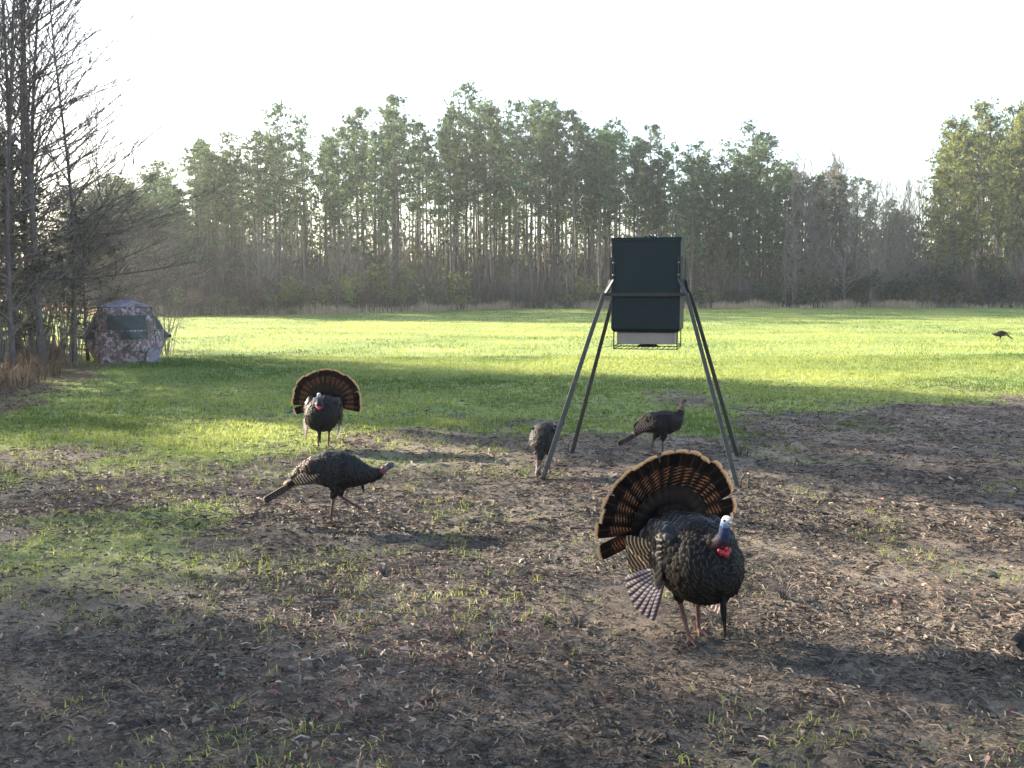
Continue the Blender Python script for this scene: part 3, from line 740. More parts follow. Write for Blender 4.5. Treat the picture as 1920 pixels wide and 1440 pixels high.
# wood beyond the left edge of the view: it throws the dappled shade over the near ground
sp = [pine_meshes(350 + i, 14, cb=.3, spread=2.4, nb=52, tuft=8, npt=9, tl=.4, tw=.10, rtr=.14) for i in range(2)]
SR = random.Random(23)
P_THIN, P_THICK = .22, .13
k = 0
for i in range(400):
    x = SR.uniform(-44, -12.5); y = SR.uniform(3, 40)
    lim = 26.5 + (-8 - x) * .577
    if y > lim - 1.0: continue
    if -x < .53 * y + 1.6: continue      # keep the visible sector as the photograph shows it
    cc0 = .5 * x + .866 * y      # position across the sun's direction: the wood is thinner in the middle
    thin = 1.7 < cc0 < 7.3
    if SR.random() > (P_THIN if thin else P_THICK): continue
    k += 1
    if not thin and SR.random() < .75:
        m = SR.choice(sp); s_ = SR.uniform(.75, 1.15)
        make_tree('pine_tree', [('trunk', m[0], M_bark), ('limbs', m[1], M_bark), ('crown', m[2], M_needle)], (x, y, hz(x, y)), SR.uniform(0, 6), s_, 'pine beyond the left edge of the view shading the near ground', 'pine tree', 'shade trees beyond the left edge')
    else:
        m = SR.choice([b1, b2]); make_tree('bare_tree', [('trunk', m[0], M_barkgrey), ('branches', m[1], M_twig)], (x, y, hz(x, y)), SR.uniform(0, 6), SR.uniform(.7, 1), 'leafless tree beyond the left edge of the view shading the near ground', 'bare tree', 'shade trees beyond the left edge')
print('shade trees', k)

# ------------------------------------------------------------------ FEEDER
fd = empty('deer_feeder', (1.27, 9.19, hz(1.27, 9.19)), math.radians(-13)); tag(fd, 'dark green box feeder standing on four splayed metal legs', 'feeder')
b = MB(); b.box(-.308, .308, -.308, .308, 1.335, 2.13)
hop = b.build('hopper', M_boxpaint, fd, bevel=.003)
b = MB()   # tapered skirt below the hopper
V = [(-.308, -.308, 1.335), (.308, -.308, 1.335), (.308, .308, 1.335), (-.308, .308, 1.335), (-.288, -.288, 1.305), (.288, -.288, 1.305), (.288, .288, 1.305), (-.288, .288, 1.305)]
b.add(V, [(0, 1, 5, 4), (1, 2, 6, 5), (2, 3, 7, 6), (3, 0, 4, 7), (4, 5, 6, 7)]); b.build('hopper_skirt', M_boxpaint, fd)
b = MB(); b.box(-.311, .311, -.311, .311, 2.132, 2.155); b.box(-.311, .311, -.3145, -.311, 2.12, 2.154); b.box(.311, .3145, -.3145, .311, 2.12, 2.154)
b.box(-.3145, -.311, -.3145, .311, 2.12, 2.154)
lid = b.build('lid', M_boxpaint, fd, bevel=.004)
b = MB(); b.tube([(-.05, 0, 2.155), (-.045, 0, 2.18), (.045, 0, 2.18), (.05, 0, 2.155)], .007, 6); b.tube([(0, 0, 2.157), (0, 0, 2.195)], [.02, .014], 8); b.build('lid_handle', M_darkiron, lid)
b = MB(); q = .352
for a0, a1 in (((-q, -q), (q, -q)), ((q, -q), (q, q)), ((q, q), (-q, q)), ((-q, q), (-q, -q))):
    b.bar((*a0, 1.645), (*a1, 1.645), .012, .03)
b.build('support_ring', M_darkiron, fd)
for sx in (-1, 1):
    for sy in (-1, 1):
        b = MB(); t0 = Vector((sx * .365, sy * .365, 1.66)); f0 = Vector((sx * .845, sy * .80, 0.0))
        d = (f0 - t0).normalized(); up_ = t0 - d * .0
        b.tube([up_, f0], [.0235, .029], 4)
        leg = b.build('leg', M_iron, fd, bevel=.004)
        b = MB(); hx = f0.x + sx * .03; hy = f0.y - .02
        b.tube([(hx - .01, hy, .0), (hx - .005, hy, .10), (hx + .02, hy, .135), (hx + .055, hy, .13), (hx + .06, hy, .10), (hx + .055, hy - .01, -.01)], .006, 6)
        b.build('anchor_hook', M_iron, leg, True)
        b = MB(); pts = [(sx * .320, sy * .275, 1.98), (sx * .320, sy * .275, 1.78), (sx * .330, sy * .30, 1.72), (sx * .362, sy * .35, 1.645)]
        for i in range(3): b.bar(pts[i], pts[i + 1], .035, .010)
        st_ = b.build('strap', M_iron, fd)
        # front face flanges with rivets
        b = MB(); b.bar((sx * .290, sy * .314, 1.98), (sx * .290, sy * .314, 1.78), .030, .008); b.bar((sx * .290, sy * .314, 1.78), (sx * .355, sy * .36, 1.655), .030, .008); b.build('flange', M_iron, st_)
        for zz in (1.93, 1.82):
            b = MB(); b.tube([(sx * .290, sy * .317, zz), (sx * .290, sy * .327, zz)], [.010, .006], 8); b.build('rivet', M_rivet, hop)
b = MB(); b.box(-.262, .262, -.262, .262, 1.195, 1.303); b.build('spinner_housing', M_tan, fd, bevel=.006)
b = MB(); r_ = .285
for sx in (-1, 1):
    for sy in (-1, 1): b.bar((sx * r_, sy * r_, 1.305), (sx * r_, sy * r_, 1.15), .010, .010)
for zz in (1.152, 1.178):
    for a0, a1 in (((-r_, -r_), (r_, -r_)), ((r_, -r_), (r_, r_)), ((r_, r_), (-r_, r_)), ((-r_, r_), (-r_, -r_))): b.bar((*a0, zz), (*a1, zz), .007, .007)
for i in range(13): b.bar((-r_ + i * r_ / 6, -r_, 1.150), (-r_ + i * r_ / 6, r_, 1.150), .004, .004)
b.tube([(-r_, -r_, 1.18), (-r_ - .05, -r_ - .02, 1.172), (-r_ - .11, -r_ - .03, 1.165)], .003, 4); b.tube([(r_, -r_, 1.20), (r_ + .06, -r_ - .02, 1.205)], .003, 4)
b.build('wire_cage', M_darkiron, fd)
b = MB(); b.tube([(0, 0, 1.195), (0, 0, 1.16)], [.05, .12], 12); b.build('spinner_plate', M_darkiron, fd)

# ------------------------------------------------------------------ BLIND
bl = empty('hunting_blind', (-9.93, 25.3, hz(-9.93, 25.3) - .02), math.radians(27)); bl.scale = (.96, .96, 1.0); tag(bl, 'camouflage hub-style hunting blind standing beside the left trees', 'hunting blind')
top = [Vector((-.60, -.60, 1.42)), Vector((.60, -.60, 1.42)), Vector((.60, .60, 1.42)), Vector((-.60, .60, 1.42))]
bot = [Vector((-.72, -.72, 0)), Vector((.72, -.72, 0)), Vector((.72, .72, 0)), Vector((-.72, .72, 0))]
def bulge(i, u, v):   # u,v in 0..1
    a0, a1 = bot[i], bot[(i + 1) % 4]; b0, b1_ = top[i], top[(i + 1) % 4]
    p = (a0.lerp(a1, u)).lerp(b0.lerp(b1_, u), v)
    nrm = Vector(((a0 + a1).x, (a0 + a1).y, 0)).normalized()
    hv = .47; cu = 1 - abs(u - .5) * 2; cv = v / hv if v < hv else (1 - v) / (1 - hv)
    k_ = min(cu, cv) * .75 + .25 * cu * cv
    sag = .035 * math.sin(u * 17 + v * 9 + i) * math.sin(v * 13 + i * 2) * (cu * cv) ** .3
    return p + nrm * (.44 * k_ + sag)
for i in range(4):
    b = MB(); N = 20; V = [bulge(i, a_ / N, c_ / N) for c_ in range(N + 1) for a_ in range(N + 1)]
    b.add(V, [(c_ * (N + 1) + a_, c_ * (N + 1) + a_ + 1, (c_ + 1) * (N + 1) + a_ + 1, (c_ + 1) * (N + 1) + a_) for c_ in range(N) for a_ in range(N)])
    wp = b.build('wall_panel', M_camo, bl, True)
    nrm = Vector(((bot[i] + bot[(i + 1) % 4]).x, (bot[i] + bot[(i + 1) % 4]).y, 0)).normalized()
    for (u0, u1, v0, v1) in ((.10, .86, .60, .86), (.34, .86, .44, .57)):
        b = MB(); N2 = 10; V = [bulge(i, u0 + (u1 - u0) * a_ / N2, v0 + (v1 - v0) * c_ / N2) + nrm * .012 for c_ in range(N2 + 1) for a_ in range(N2 + 1)]
        b.add(V, [(c_ * (N2 + 1) + a_, c_ * (N2 + 1) + a_ + 1, (c_ + 1) * (N2 + 1) + a_ + 1, (c_ + 1) * (N2 + 1) + a_) for c_ in range(N2) for a_ in range(N2)])
        b.build('window', M_mesh, wp, True)
    b = MB(); c_ = bulge(i, .5, .47)
    b.tube([c_ - nrm * .02, c_ + nrm * .035], [.05, .03], 8); b.build('hub', M_seam, wp)
    b = MB()
    b.tube([bulge(i, 0, q_ / 8) + nrm * .004 for q_ in range(9)], .009, 4)
    b.tube([bulge(i, q_ / 10, 1) + nrm * .004 + Vector((0, 0, .002)) for q_ in range(11)], .009, 4)
    b.tube([bulge(i, q_ / 10, .58) + nrm * .014 for q_ in range(11)], .007, 4)
    b.build('seam', M_seam, wp)
b = MB(); N = 16; V = []
for c_ in range(N + 1):
    for a_ in range(N + 1):
        u, v = a_ / N, c_ / N; k_ = min(1 - abs(u - .5) * 2, 1 - abs(v - .5) * 2)
        V.append((-.62 + 1.24 * u, -.62 + 1.24 * v, 1.425 + .25 * k_ ** .9 + .012 * math.sin(u * 19 + v * 8)))
b.add(V, [(c_ * (N + 1) + a_, c_ * (N + 1) + a_ + 1, (c_ + 1) * (N + 1) + a_ + 1, (c_ + 1) * (N + 1) + a_) for c_ in range(N) for a_ in range(N)])
b.build('roof', M_camosky, bl, True)
b = MB(); b.add([(.36, -.86, .03), (.76, -.80, .02), (.78, -.80, .52), (.46, -1.02, .36), (.72, -.92, .0)], [(0, 4, 2, 3), (4, 1, 2)])
b.build('door_flap', M_camosky, bl)
b = MB()
for p0, p1 in (((-1.0, -.9, .0), (-.83, -.82, .1)), ((1.25, -.9, .5), (1.1, -.5, .6)), ((-1.5, -.3, .25), (-1.18, -.05, .62))): b.tube([p0, p1], .007, 4)
b.build('guy_line', M_seam, bl)
print('props done')

# ------------------------------------------------------------------ TURKEYS
def feather_mesh(L, W, camber=.12, curve=.0, tip=.5, ns=9, nw=4, square=.35):
    """blade along +X, width Y, top +Z"""
    b = MB(); V = []; U = []; T = []
    for i in range(ns + 1):
        t_ = i / ns
        wv = W * (.22 + .78 * min(1, t_ / .45) ** .8)
        for k in range(nw + 1):
            s_ = -1 + 2 * k / nw
            endx = L * (1 - square * .12 * s_ * s_ * (W / L) * 4 * tip)
            x = t_ * endx
            cut = 1.0
            if t_ > .9: cut = math.sqrt(max(0, 1 - ((t_ - .9) / .1 * .62) ** 2))
            y = s_ * wv / 2 * cut
            z = -camber * W * s_ * s_ - curve * L * t_ * t_
            V.append((x, y, z)); U.append(s_); T.append(t_)
    F = [(i * (nw + 1) + k, (i + 1) * (nw + 1) + k, (i + 1) * (nw + 1) + k + 1, i * (nw + 1) + k + 1) for i in range(ns) for k in range(nw)]
    b.add(V, F, U, T); return b.mesh('feather', True)

def frame(origin, d, up):
    d = Vector(d).normalized(); u_ = Vector(up); y = u_.cross(d).normalized(); z = d.cross(y)
    return Matrix(((d.x, y.x, z.x, origin[0]), (d.y, y.y, z.y, origin[1]), (d.z, y.z, z.z, origin[2]), (0, 0, 0, 1)))

def feather(name, me, mat, parent, origin, d, up):
    m = me
    if not m.materials: m.materials.append(mat)
    o = bpy.data.objects.new(name, m); C.objects.link(o); o.parent = parent; o.matrix_local = frame(origin, d, up); return o

def ring_loft(b, rings, n=22):
    cs = [Vector((r[0], 0, r[1])) for r in rings]; V = []
    for i, r in enumerate(rings):
        d = (cs[min(i + 1, len(cs) - 1)] - cs[max(i - 1, 0)]).normalized(); nrm = Vector((-d.z, 0, d.x))
        for k in range(n):
            a_ = 2 * PI * k / n; V.append(cs[i] + Vector((0, 1, 0)) * math.cos(a_) * r[2] + nrm * math.sin(a_) * r[3])
    F = [(i * n + k, i * n + (k + 1) % n, (i + 1) * n + (k + 1) % n, (i + 1) * n + k) for i in range(len(rings) - 1) for k in range(n)]
    F.append(tuple(range(n - 1, -1, -1))); F.append(tuple((len(rings) - 1) * n + k for k in range(n)))
    b.add(V, F)

def foot(b, p, fwd=(1, 0, 0), lift=0.0, curl=0.0, sc=1.0):
    p = Vector(p); f = Vector(fwd).normalized(); s_ = Vector((-f.y, f.x, 0))
    for ang, L in ((0, .085), (38, .068), (-38, .068)):
        a_ = math.radians(ang); d = f * math.cos(a_) + s_ * math.sin(a_); L *= sc
        m = p + d * L * .5 + Vector((0, 0, .004 - curl * .02)); e_ = p + d * L * (1 - curl * .3) + Vector((0, 0, -.004 - curl * .055))
        b.tube([p + Vector((0, 0, .006)), m, e_], [.0105 * sc, .0085 * sc, .004], 6)
    b.tube([p + Vector((0, 0, .010)), p - f * .03 * sc + Vector((0, 0, .0 - curl * .02))], [.008, .0035], 5)

def turkey_body(pose, voxel=.0055):
    b = MB(); ring_loft(b, pose['rings']); ring_loft(b, pose['neck'], 16)
    for el in pose.get('lobes', []):
        (cx, cy, cz), (rx, ry, rz_), tilt = el
        N, Mq = 12, 8; V = []
        for i in range(Mq + 1):
            ph = PI * i / Mq
            for k in range(N):
                a_ = 2 * PI * k / N
                v = Vector((rx * math.cos(ph), ry * math.sin(ph) * math.cos(a_), rz_ * math.sin(ph) * math.sin(a_)))
                v.rotate(Matrix.Rotation(tilt, 3, 'Y')); V.append(v + Vector((cx, cy, cz)))
        b.add(V, [(i * N + k, i * N + (k + 1) % N, (i + 1) * N + (k + 1) % N, (i + 1) * N + k) for i in range(Mq) for k in range(N)])
    for lg in pose['legs']:
        b.tube(lg['pts'], lg['r'], 8); foot(b, lg['pts'][-1], lg.get('fwd', (1, 0, 0)), curl=lg.get('curl', 0), sc=lg.get('sc', 1))
    me = b.mesh('body_raw')
    o = bpy.data.objects.new('tmp', me); C.objects.link(o)
    m = o.modifiers.new('r', 'REMESH'); m.mode = 'VOXEL'; m.voxel_size = voxel
    m = o.modifiers.new('s', 'SMOOTH'); m.factor = .5; m.iterations = 3
    dg = bpy.context.evaluated_depsgraph_get(); ev = o.evaluated_get(dg)
    out = bpy.data.meshes.new_from_object(ev); bpy.data.objects.remove(o)
    n = len(out.vertices); co = np.empty(n * 3, np.float32); out.vertices.foreach_get('co', co); co = co.reshape(-1, 3)
    col = np.tile(np.array([.014, .011, .010, 1]), (n, 1))
    # legs: by distance to the bare shank line
    for lg in pose['legs']:
        P_ = [Vector(q) for q in lg['pts']][-2:]; a0 = np.array(P_[0]); a1 = np.array(P_[1]); ab = a1 - a0
        tt = np.clip(((co - a0) @ ab) / (ab @ ab), 0, 1); dist = np.linalg.norm(co - (a0 + tt[:, None] * ab), axis=1)
        toe = np.linalg.norm(co - a1, axis=1) < .11
        zlim = co[:, 2] < max(P_[0].z + .005, .03)
        col[((dist < .02) | toe) & zlim] = pose.get('legcol', (.085, .042, .033, 1))
    # head and neck skin
    hs = pose['headstart']; nk = pose['neck']
    cs = np.array([(r[0], 0, r[1]) for r in nk]); dd = np.linalg.norm(co[:, None, :] - cs[None, :, :], axis=2)
    near = dd.argmin(1); rad = np.array([max(r[2], r[3]) for r in nk])
    inside = dd.min(1) < rad[near] * 1.8 + .006
    for i, c in pose['headcols'].items():
        col[inside & (near == i)] = (*c, 1)
    at = out.attributes.new('col', 'FLOAT_COLOR', 'POINT'); at.data.foreach_set('color', col.astype(np.float32).ravel())
    out.polygons.foreach_set('use_smooth', [True] * len(out.polygons)); out.materials.clear(); out.materials.append(M_skin)
    return out, co, (near >= hs) & inside

def plumage(out, skipmask_co, regions, seed, lift=.008):
    """overlapping contour feathers sampled on the body; regions: fn(x,y,z)->(key,L,W) or None"""
    n = len(out.polygons); cen = np.empty(n * 3, np.float32); nor = np.empty(n * 3, np.float32)
    out.polygons.foreach_get('center', cen); out.polygons.foreach_get('normal', nor); cen = cen.reshape(-1, 3); nor = nor.reshape(-1, 3)
    rg = np.random.default_rng(seed); order = rg.permutation(n); grid = {}; res = {}
    tmpl = {}
    for i in order:
        c = cen[i]; r = regions(*c)
        if r is None: continue
        key, L, W, sp = r
        g_ = tuple((c / sp).astype(int))
        ok = True
        for a_ in (-1, 0, 1):
            for b_ in (-1, 0, 1):
                for d_ in (-1, 0, 1):
                    for q in grid.get((key, g_[0] + a_, g_[1] + b_, g_[2] + d_), ()):
                        if (q[0] - c[0]) ** 2 + (q[1] - c[1]) ** 2 + (q[2] - c[2]) ** 2 < sp * sp: ok = False; break
                    if not ok: break
                if not ok: break
            if not ok: break
        if not ok: continue
        grid.setdefault((key, *g_), []).append(c)
        nn = Vector(nor[i]); fl = Vector((-1, rg.normal(0, .08), -.38 + rg.normal(0, .08)))
        fl = fl - nn * fl.dot(nn)
        if fl.length < .1: fl = Vector((0, 0, -1)) - nn * nn.dot(Vector((0, 0, -1)))
        fl.normalize(); d = (fl + nn * (lift / .03 + rg.normal(0, .07))).normalized()
        res.setdefault(key, []).append((Vector(c) - fl * L * .4 + nn * .001, d, nn, L * rg.uniform(.85, 1.15), W * rg.uniform(.9, 1.1)))
    outm = {}
    prof = [(0, .35), (.35, .85), (.7, 1.0), (.9, .72), (1.0, .25)]
    for key, lst in res.items():
        V = []; F = []; U = []; T = []
        for (p, d, nn, L, W) in lst:
            y = nn.cross(d).normalized(); z = d.cross(y); b0 = len(V)
            for (t_, wv) in prof:
                for s_ in (-1, 0, 1):
                    xx = t_ - (.06 if s_ and t_ > .8 else 0)
                    V.append(p + d * L * xx + y * (s_ * wv * W / 2) + z * (-.16 * W * s_ * s_ + .0 * t_ - .10 * L * t_ * t_)); U.append(s_); T.append(t_)
            for i in range(4):
                for k in range(2): F.append((b0 + i * 3 + k, b0 + i * 3 + k + 1, b0 + i * 3 + k + 4, b0 + i * 3 + k + 3))
        b = MB(); b.add(V, F, U, T); outm[key] = b.mesh('plumage', True)
    return outm

def head_bits(root, hd, beak_tip, r, tom=False, wattle=None, snood=None):
    b = MB(); hd = Vector(hd); bt_ = Vector(beak_tip); d = (bt_ - hd).normalized()
    b.tube([hd + d * r * .7, hd.lerp(bt_, .62) + Vector((0, 0, .003)), bt_ + Vector((0, 0, -.002))], [r * .42, r * .3, .002], 8); b.build('beak', M_horn, root, True)
    for s_ in (-1, 1):
        b = MB(); c = hd + d * r * .25 + Vector((0, s_ * r * .86, r * .22))
        b.tube([c - Vector((0, s_ * .004, 0)), c, c + Vector((0, s_ * .0035, 0))], [.0055, .0062, .002], 8); b.build('eye', M_eye, root, True)
    if wattle:
        b = MB()
        for (x, y, z, rr_) in wattle:
            N = 8; V = []
            for i in range(6):
                ph = PI * i / 5
                for k in range(N): V.append((x + rr_ * math.sin(ph) * math.cos(2 * PI * k / N), y + rr_ * math.sin(ph) * math.sin(2 * PI * k / N), z + rr_ * 1.15 * math.cos(ph)))
            b.add(V, [(i * N + k, i * N + (k + 1) % N, (i + 1) * N + (k + 1) % N, (i + 1) * N + k) for i in range(5) for k in range(N)])
        b.build('wattle', M_red, root, True)
    if snood:
        b = MB(); b.tube(snood, [.0045, .0045, .0035, .002], 7); b.build('snood', M_red, root, True)

def beard(root, p, L, r=.012, dirn=(.12, 0, -1)):
    b = MB(); p = Vector(p); d = Vector(dirn).normalized(); rr = random.Random(3)
    for k in range(26):
        a_ = rr.uniform(0, 2 * PI); q = math.sqrt(rr.random()); o = Vector((math.cos(a_) * r * q, math.sin(a_) * r * q, 0))
        l_ = L * rr.uniform(.75, 1.05); b.tube([p + o * .5, p + o * 1.15 + d * l_ * .5, p + o * (.5) + d * l_], [.0045, .0042, .0012], 4)
    b.build('beard', M_beard, root)

WH, BL, RD = (.42, .45, .47), (.025, .035, .085), (.30, .03, .035)
# --- strutting tom
strut = dict(
    rings=[(-.29, .50, .05, .05), (-.24, .475, .10, .10), (-.15, .43, .155, .155), (-.05, .395, .172, .185), (.05, .375, .182, .188), (.13, .375, .172, .178), (.195, .385, .145, .148), (.235, .40, .095, .10), (.255, .41, .045, .05)],
    neck=[(.10, .44, .10, .11), (.155, .475, .072, .078), (.20, .495, .050, .052), (.232, .515, .034, .036), (.246, .545, .026, .028), (.250, .575, .024, .026), (.255, .600, .023, .024), (.265, .617, .0235, .023), (.281, .619, .017, .017), (.298, .618, .009, .009)],
    headstart=3, headcols={3: (.03, .012, .018), 4: (.02, .028, .06), 5: BL, 6: (.12, .17, .28), 7: WH, 8: (.45, .5, .58), 9: (.35, .3, .25)},
    lobes=[((-.03, .140, .42), (.17, .055, .13), .35), ((-.03, -.140, .42), (.17, .055, .13), .35)],
    legs=[dict(pts=[(-.04, .07, .30), (-.03, .06, .205), (-.045, .055, .165), (-.02, .05, .012)], r=[.055, .030, .014, .0105], fwd=(1, .15, 0)),
          dict(pts=[(-.02, -.07, .30), (.0, -.06, .205), (-.02, -.055, .165), (.06, -.05, .012)], r=[.055, .030, .014, .0105], fwd=(1, -.2, 0))])
tailf = [feather_mesh(.40, .085, .05, -.04 + .02 * i, ns=14, nw=6) for i in range(3)]
cov1 = feather_mesh(.215, .06, .08, 0.0); cov2 = feather_mesh(.145, .055, .08, 0.0)
prim = feather_mesh(.25, .030, .10, .12, ns=10); sec = feather_mesh(.185, .055, .10, .08, ns=8); wcov = feather_mesh(.12, .05, .15, .10, ns=6)
def make_strut(seed=1):
    root = empty('turkey')
    out, co, _ = turkey_body(strut, .0062)
    bd = link('body', out, root)
    def reg(x, y, z):
        if z < .20 or (x > .205 and z > .46 and abs(y) < .06) or z > .57: return None
        if x > .21 and z > .435 and abs(y) < .045: return None
        if x < .06 and z > .36: return ('back', .060, .050, .020)
        if z < .25 and abs(y) < .11: return ('breast', .032, .03, .017)
        return ('breast', .040, .038, .019)
    for key, me_ in plumage(out, None, reg, seed).items():
        me_.materials.append(FM[key]); tag(link(key + '_feathers', me_, root), kind='stuff')
    base = Vector((-.245, 0, .482)); tilt = math.radians(-8)
    axis_n = Vector((math.cos(tilt), 0, math.sin(tilt)))     # faces forward
    upv = Vector((-math.sin(tilt), 0, math.cos(tilt)))
    rr = random.Random(seed)
    nT = 18
    for i in range(nT):
        a_ = math.radians(-101 + 202 * i / (nT - 1) + rr.uniform(-1.6, 1.6) - 5 * (i == 0))
        d = upv * math.cos(a_) + Vector((0, 1, 0)) * math.sin(a_)
        off = abs(i - (nT - 1) / 2) * .0025
        L3 = tailf[rr.randrange(3)]
        f = feather('tail_feather', L3, FM['tail'], root, base - axis_n * (off) + d * .0, d + axis_n * .03, axis_n)
        s_ = rr.uniform(.95, 1.02); f.scale = (s_, 1, 1)
    for i in range(15):
        a_ = math.radians(-98 + 196 * i / 14 + rr.uniform(-2, 2)); d = upv * math.cos(a_) + Vector((0, 1, 0)) * math.sin(a_)
        feather('tail_covert', cov1, FM['covert'], root, base + axis_n * (.016 + .001 * (i % 2)) , d + axis_n * .07, axis_n)
    for i in range(12):
        a_ = math.radians(-95 + 190 * i / 11 + rr.uniform(-3, 3)); d = upv * math.cos(a_) + Vector((0, 1, 0)) * math.sin(a_)
        feather('tail_covert', cov2, FM['covert'], root, base + axis_n * (.034 + .001 * (i % 2)), d + axis_n * .22, axis_n)
    for s_ in (-1, 1):
        wg = empty('wing'); wg.parent = root; fl_ = 1.0 if s_ < 0 else .2
        for i in range(8):     # drooped primaries, fanned toward the ground behind the legs
            f = i / 7; a_ = math.radians(30 + 50 * f)
            d = Vector((-math.cos(a_), s_ * fl_ * (.60 - .30 * f), -math.sin(a_)))
            o = feather('primary_feather', prim, FM['primary'], wg, (-.02 + .04 * f, s_ * (.180 - .002 * i), .345 - .055 * f), d, Vector((.7 * fl_, s_, .2)))
            o.scale = (.80 + .12 * math.sin(f * PI), 1, 1)
        for i in range(6):      # folded secondaries
            f = i / 5; a_ = math.radians(0 + 34 * f)
            d = Vector((-math.cos(a_), s_ * fl_ * .42, -math.sin(a_)))
            o = feather('secondary_feather', sec, FM['secondary'], wg, (-.03 + .0 * f, s_ * (.176 + .003 * (5 - i)), .445 - .095 * f), d, Vector((.6 * fl_, s_, .3)))
        for row in range(3):
            for i in range(7):
                f = i / 6; a_ = math.radians(5 + 40 * f)
                d = Vector((-math.cos(a_), s_ * (.05 + .05 * row), -math.sin(a_)))
                feather('wing_covert', wcov, FM['back'], wg, (.045 - .05 * row, s_ * (.188 + .004 * (2 - row) + .004 * math.sin(f * PI)), .49 - .15 * f), d, Vector((.15, s_, .35)))
    head_bits(root, (.268, 0, .612), (.318, 0, .606), .026, True,
              wattle=[(.256, .015, .470, .013), (.256, -.014, .468, .014), (.266, 0, .462, .013), (.250, .026, .478, .010), (.250, -.026, .476, .010), (.258, .004, .484, .010), (.250, -.010, .496, .008)])
    beard(root, (.235, 0, .315), .225, .010, (.12, .02, -1))
    return root

# --- folded-tail birds
hc = (.065, .058, .066); hp = (.15, .08, .075)
walk = dict(
    rings=[(-.27, .315, .03, .03), (-.20, .345, .07, .062), (-.11, .372, .10, .095), (-.02, .380, .122, .122), (.07, .372, .125, .125), (.14, .358, .108, .110), (.20, .345, .085, .085), (.25, .338, .062, .062), (.275, .338, .04, .042)],
    neck=[(.20, .352, .075, .078), (.25, .340, .060, .062), (.30, .340, .045, .047), (.335, .350, .034, .036), (.362, .368, .025, .027), (.383, .388, .022, .024), (.405, .402, .024, .026), (.425, .404, .021, .021), (.443, .400, .012, .012)],
    headstart=4, headcols={4: (.13, .04, .035), 5: (.12, .09, .095), 6: hc, 7: hc, 8: (.2, .18, .17)}, lobes=[((-.01, .085, .385), (.16, .045, .085), .12), ((-.01, -.085, .385), (.16, .045, .085), .12)],
    legs=[dict(pts=[(.02, -.05, .31), (.045, -.05, .245), (.02, -.045, .185), (-.005, -.04, .012)], r=[.055, .034, .013, .009]),
          dict(pts=[(.03, .05, .31), (.07, .05, .24), (.06, .045, .175), (.155, .04, .115)], r=[.055, .032, .013, .009], curl=1.0, fwd=(.9, 0, 0))])
stand = dict(
    rings=[(-.235, .265, .03, .03), (-.17, .305, .068, .062), (-.08, .335, .10, .098), (.01, .345, .118, .118), (.09, .348, .115, .116), (.155, .365, .088, .096), (.195, .395, .056, .062), (.215, .42, .035, .04)],
    neck=[(.145, .375, .075, .08), (.19, .41, .050, .055), (.215, .45, .033, .036), (.222, .49, .022, .024), (.218, .525, .018, .020), (.224, .552, .020, .021), (.242, .567, .022, .023), (.260, .565, .017, .017), (.275, .558, .009, .009)],
    headstart=3, headcols={3: (.10, .06, .055), 4: (.22, .10, .09), 5: hp, 6: hc, 7: hc, 8: (.2, .18, .17)}, lobes=[((-.02, .08, .345), (.15, .045, .08), .2), ((-.02, -.08, .345), (.15, .045, .08), .2)],
    legs=[dict(pts=[(.02, -.05, .28), (.035, -.05, .215), (.02, -.045, .155), (.02, -.04, .012)], r=[.052, .032, .012, .009]),
          dict(pts=[(-.01, .05, .28), (-.02, .05, .215), (-.055, .045, .155), (-.085, .04, .03)], r=[.052, .032, .012, .009], curl=.3)])
feed = dict(
    rings=[(-.27, .40, .03, .03), (-.21, .41, .07, .062), (-.12, .405, .11, .105), (-.03, .385, .135, .130), (.05, .355, .138, .130), (.12, .315, .115, .112), (.165, .275, .085, .085), (.19, .245, .05, .05)],
    neck=[(.15, .29, .08, .08), (.185, .245, .055, .058), (.215, .195, .038, .04), (.242, .145, .027, .028), (.265, .10, .021, .022), (.285, .072, .022, .023), (.302, .055, .021, .021), (.318, .035, .011, .012)],
    headstart=3, headcols={3: (.12, .07, .065), 4: (.17, .12, .12), 5: hc, 6: hc, 7: (.2, .18, .17)}, lobes=[((-.03, .09, .39), (.15, .045, .085), .3), ((-.03, -.09, .39), (.15, .045, .085), .3)],
    legs=[dict(pts=[(-.02, -.05, .31), (.0, -.05, .235), (-.03, -.045, .175), (-.01, -.045, .012)], r=[.055, .034, .013, .009]),
          dict(pts=[(-.02, .05, .31), (.0, .05, .235), (-.03, .045, .175), (-.06, .045, .012)], r=[.055, .034, .013, .009])])
ht = feather_mesh(.30, .040, .10, .03, ns=10); hpf = feather_mesh(.26, .026, .1, .04, ns=8); hsf = feather_mesh(.17, .045, .12, .06, ns=8); hcv = feather_mesh(.09, .042, .2, .10, ns=6)
hrump = feather_mesh(.13, .045, .2, .05, ns=6)
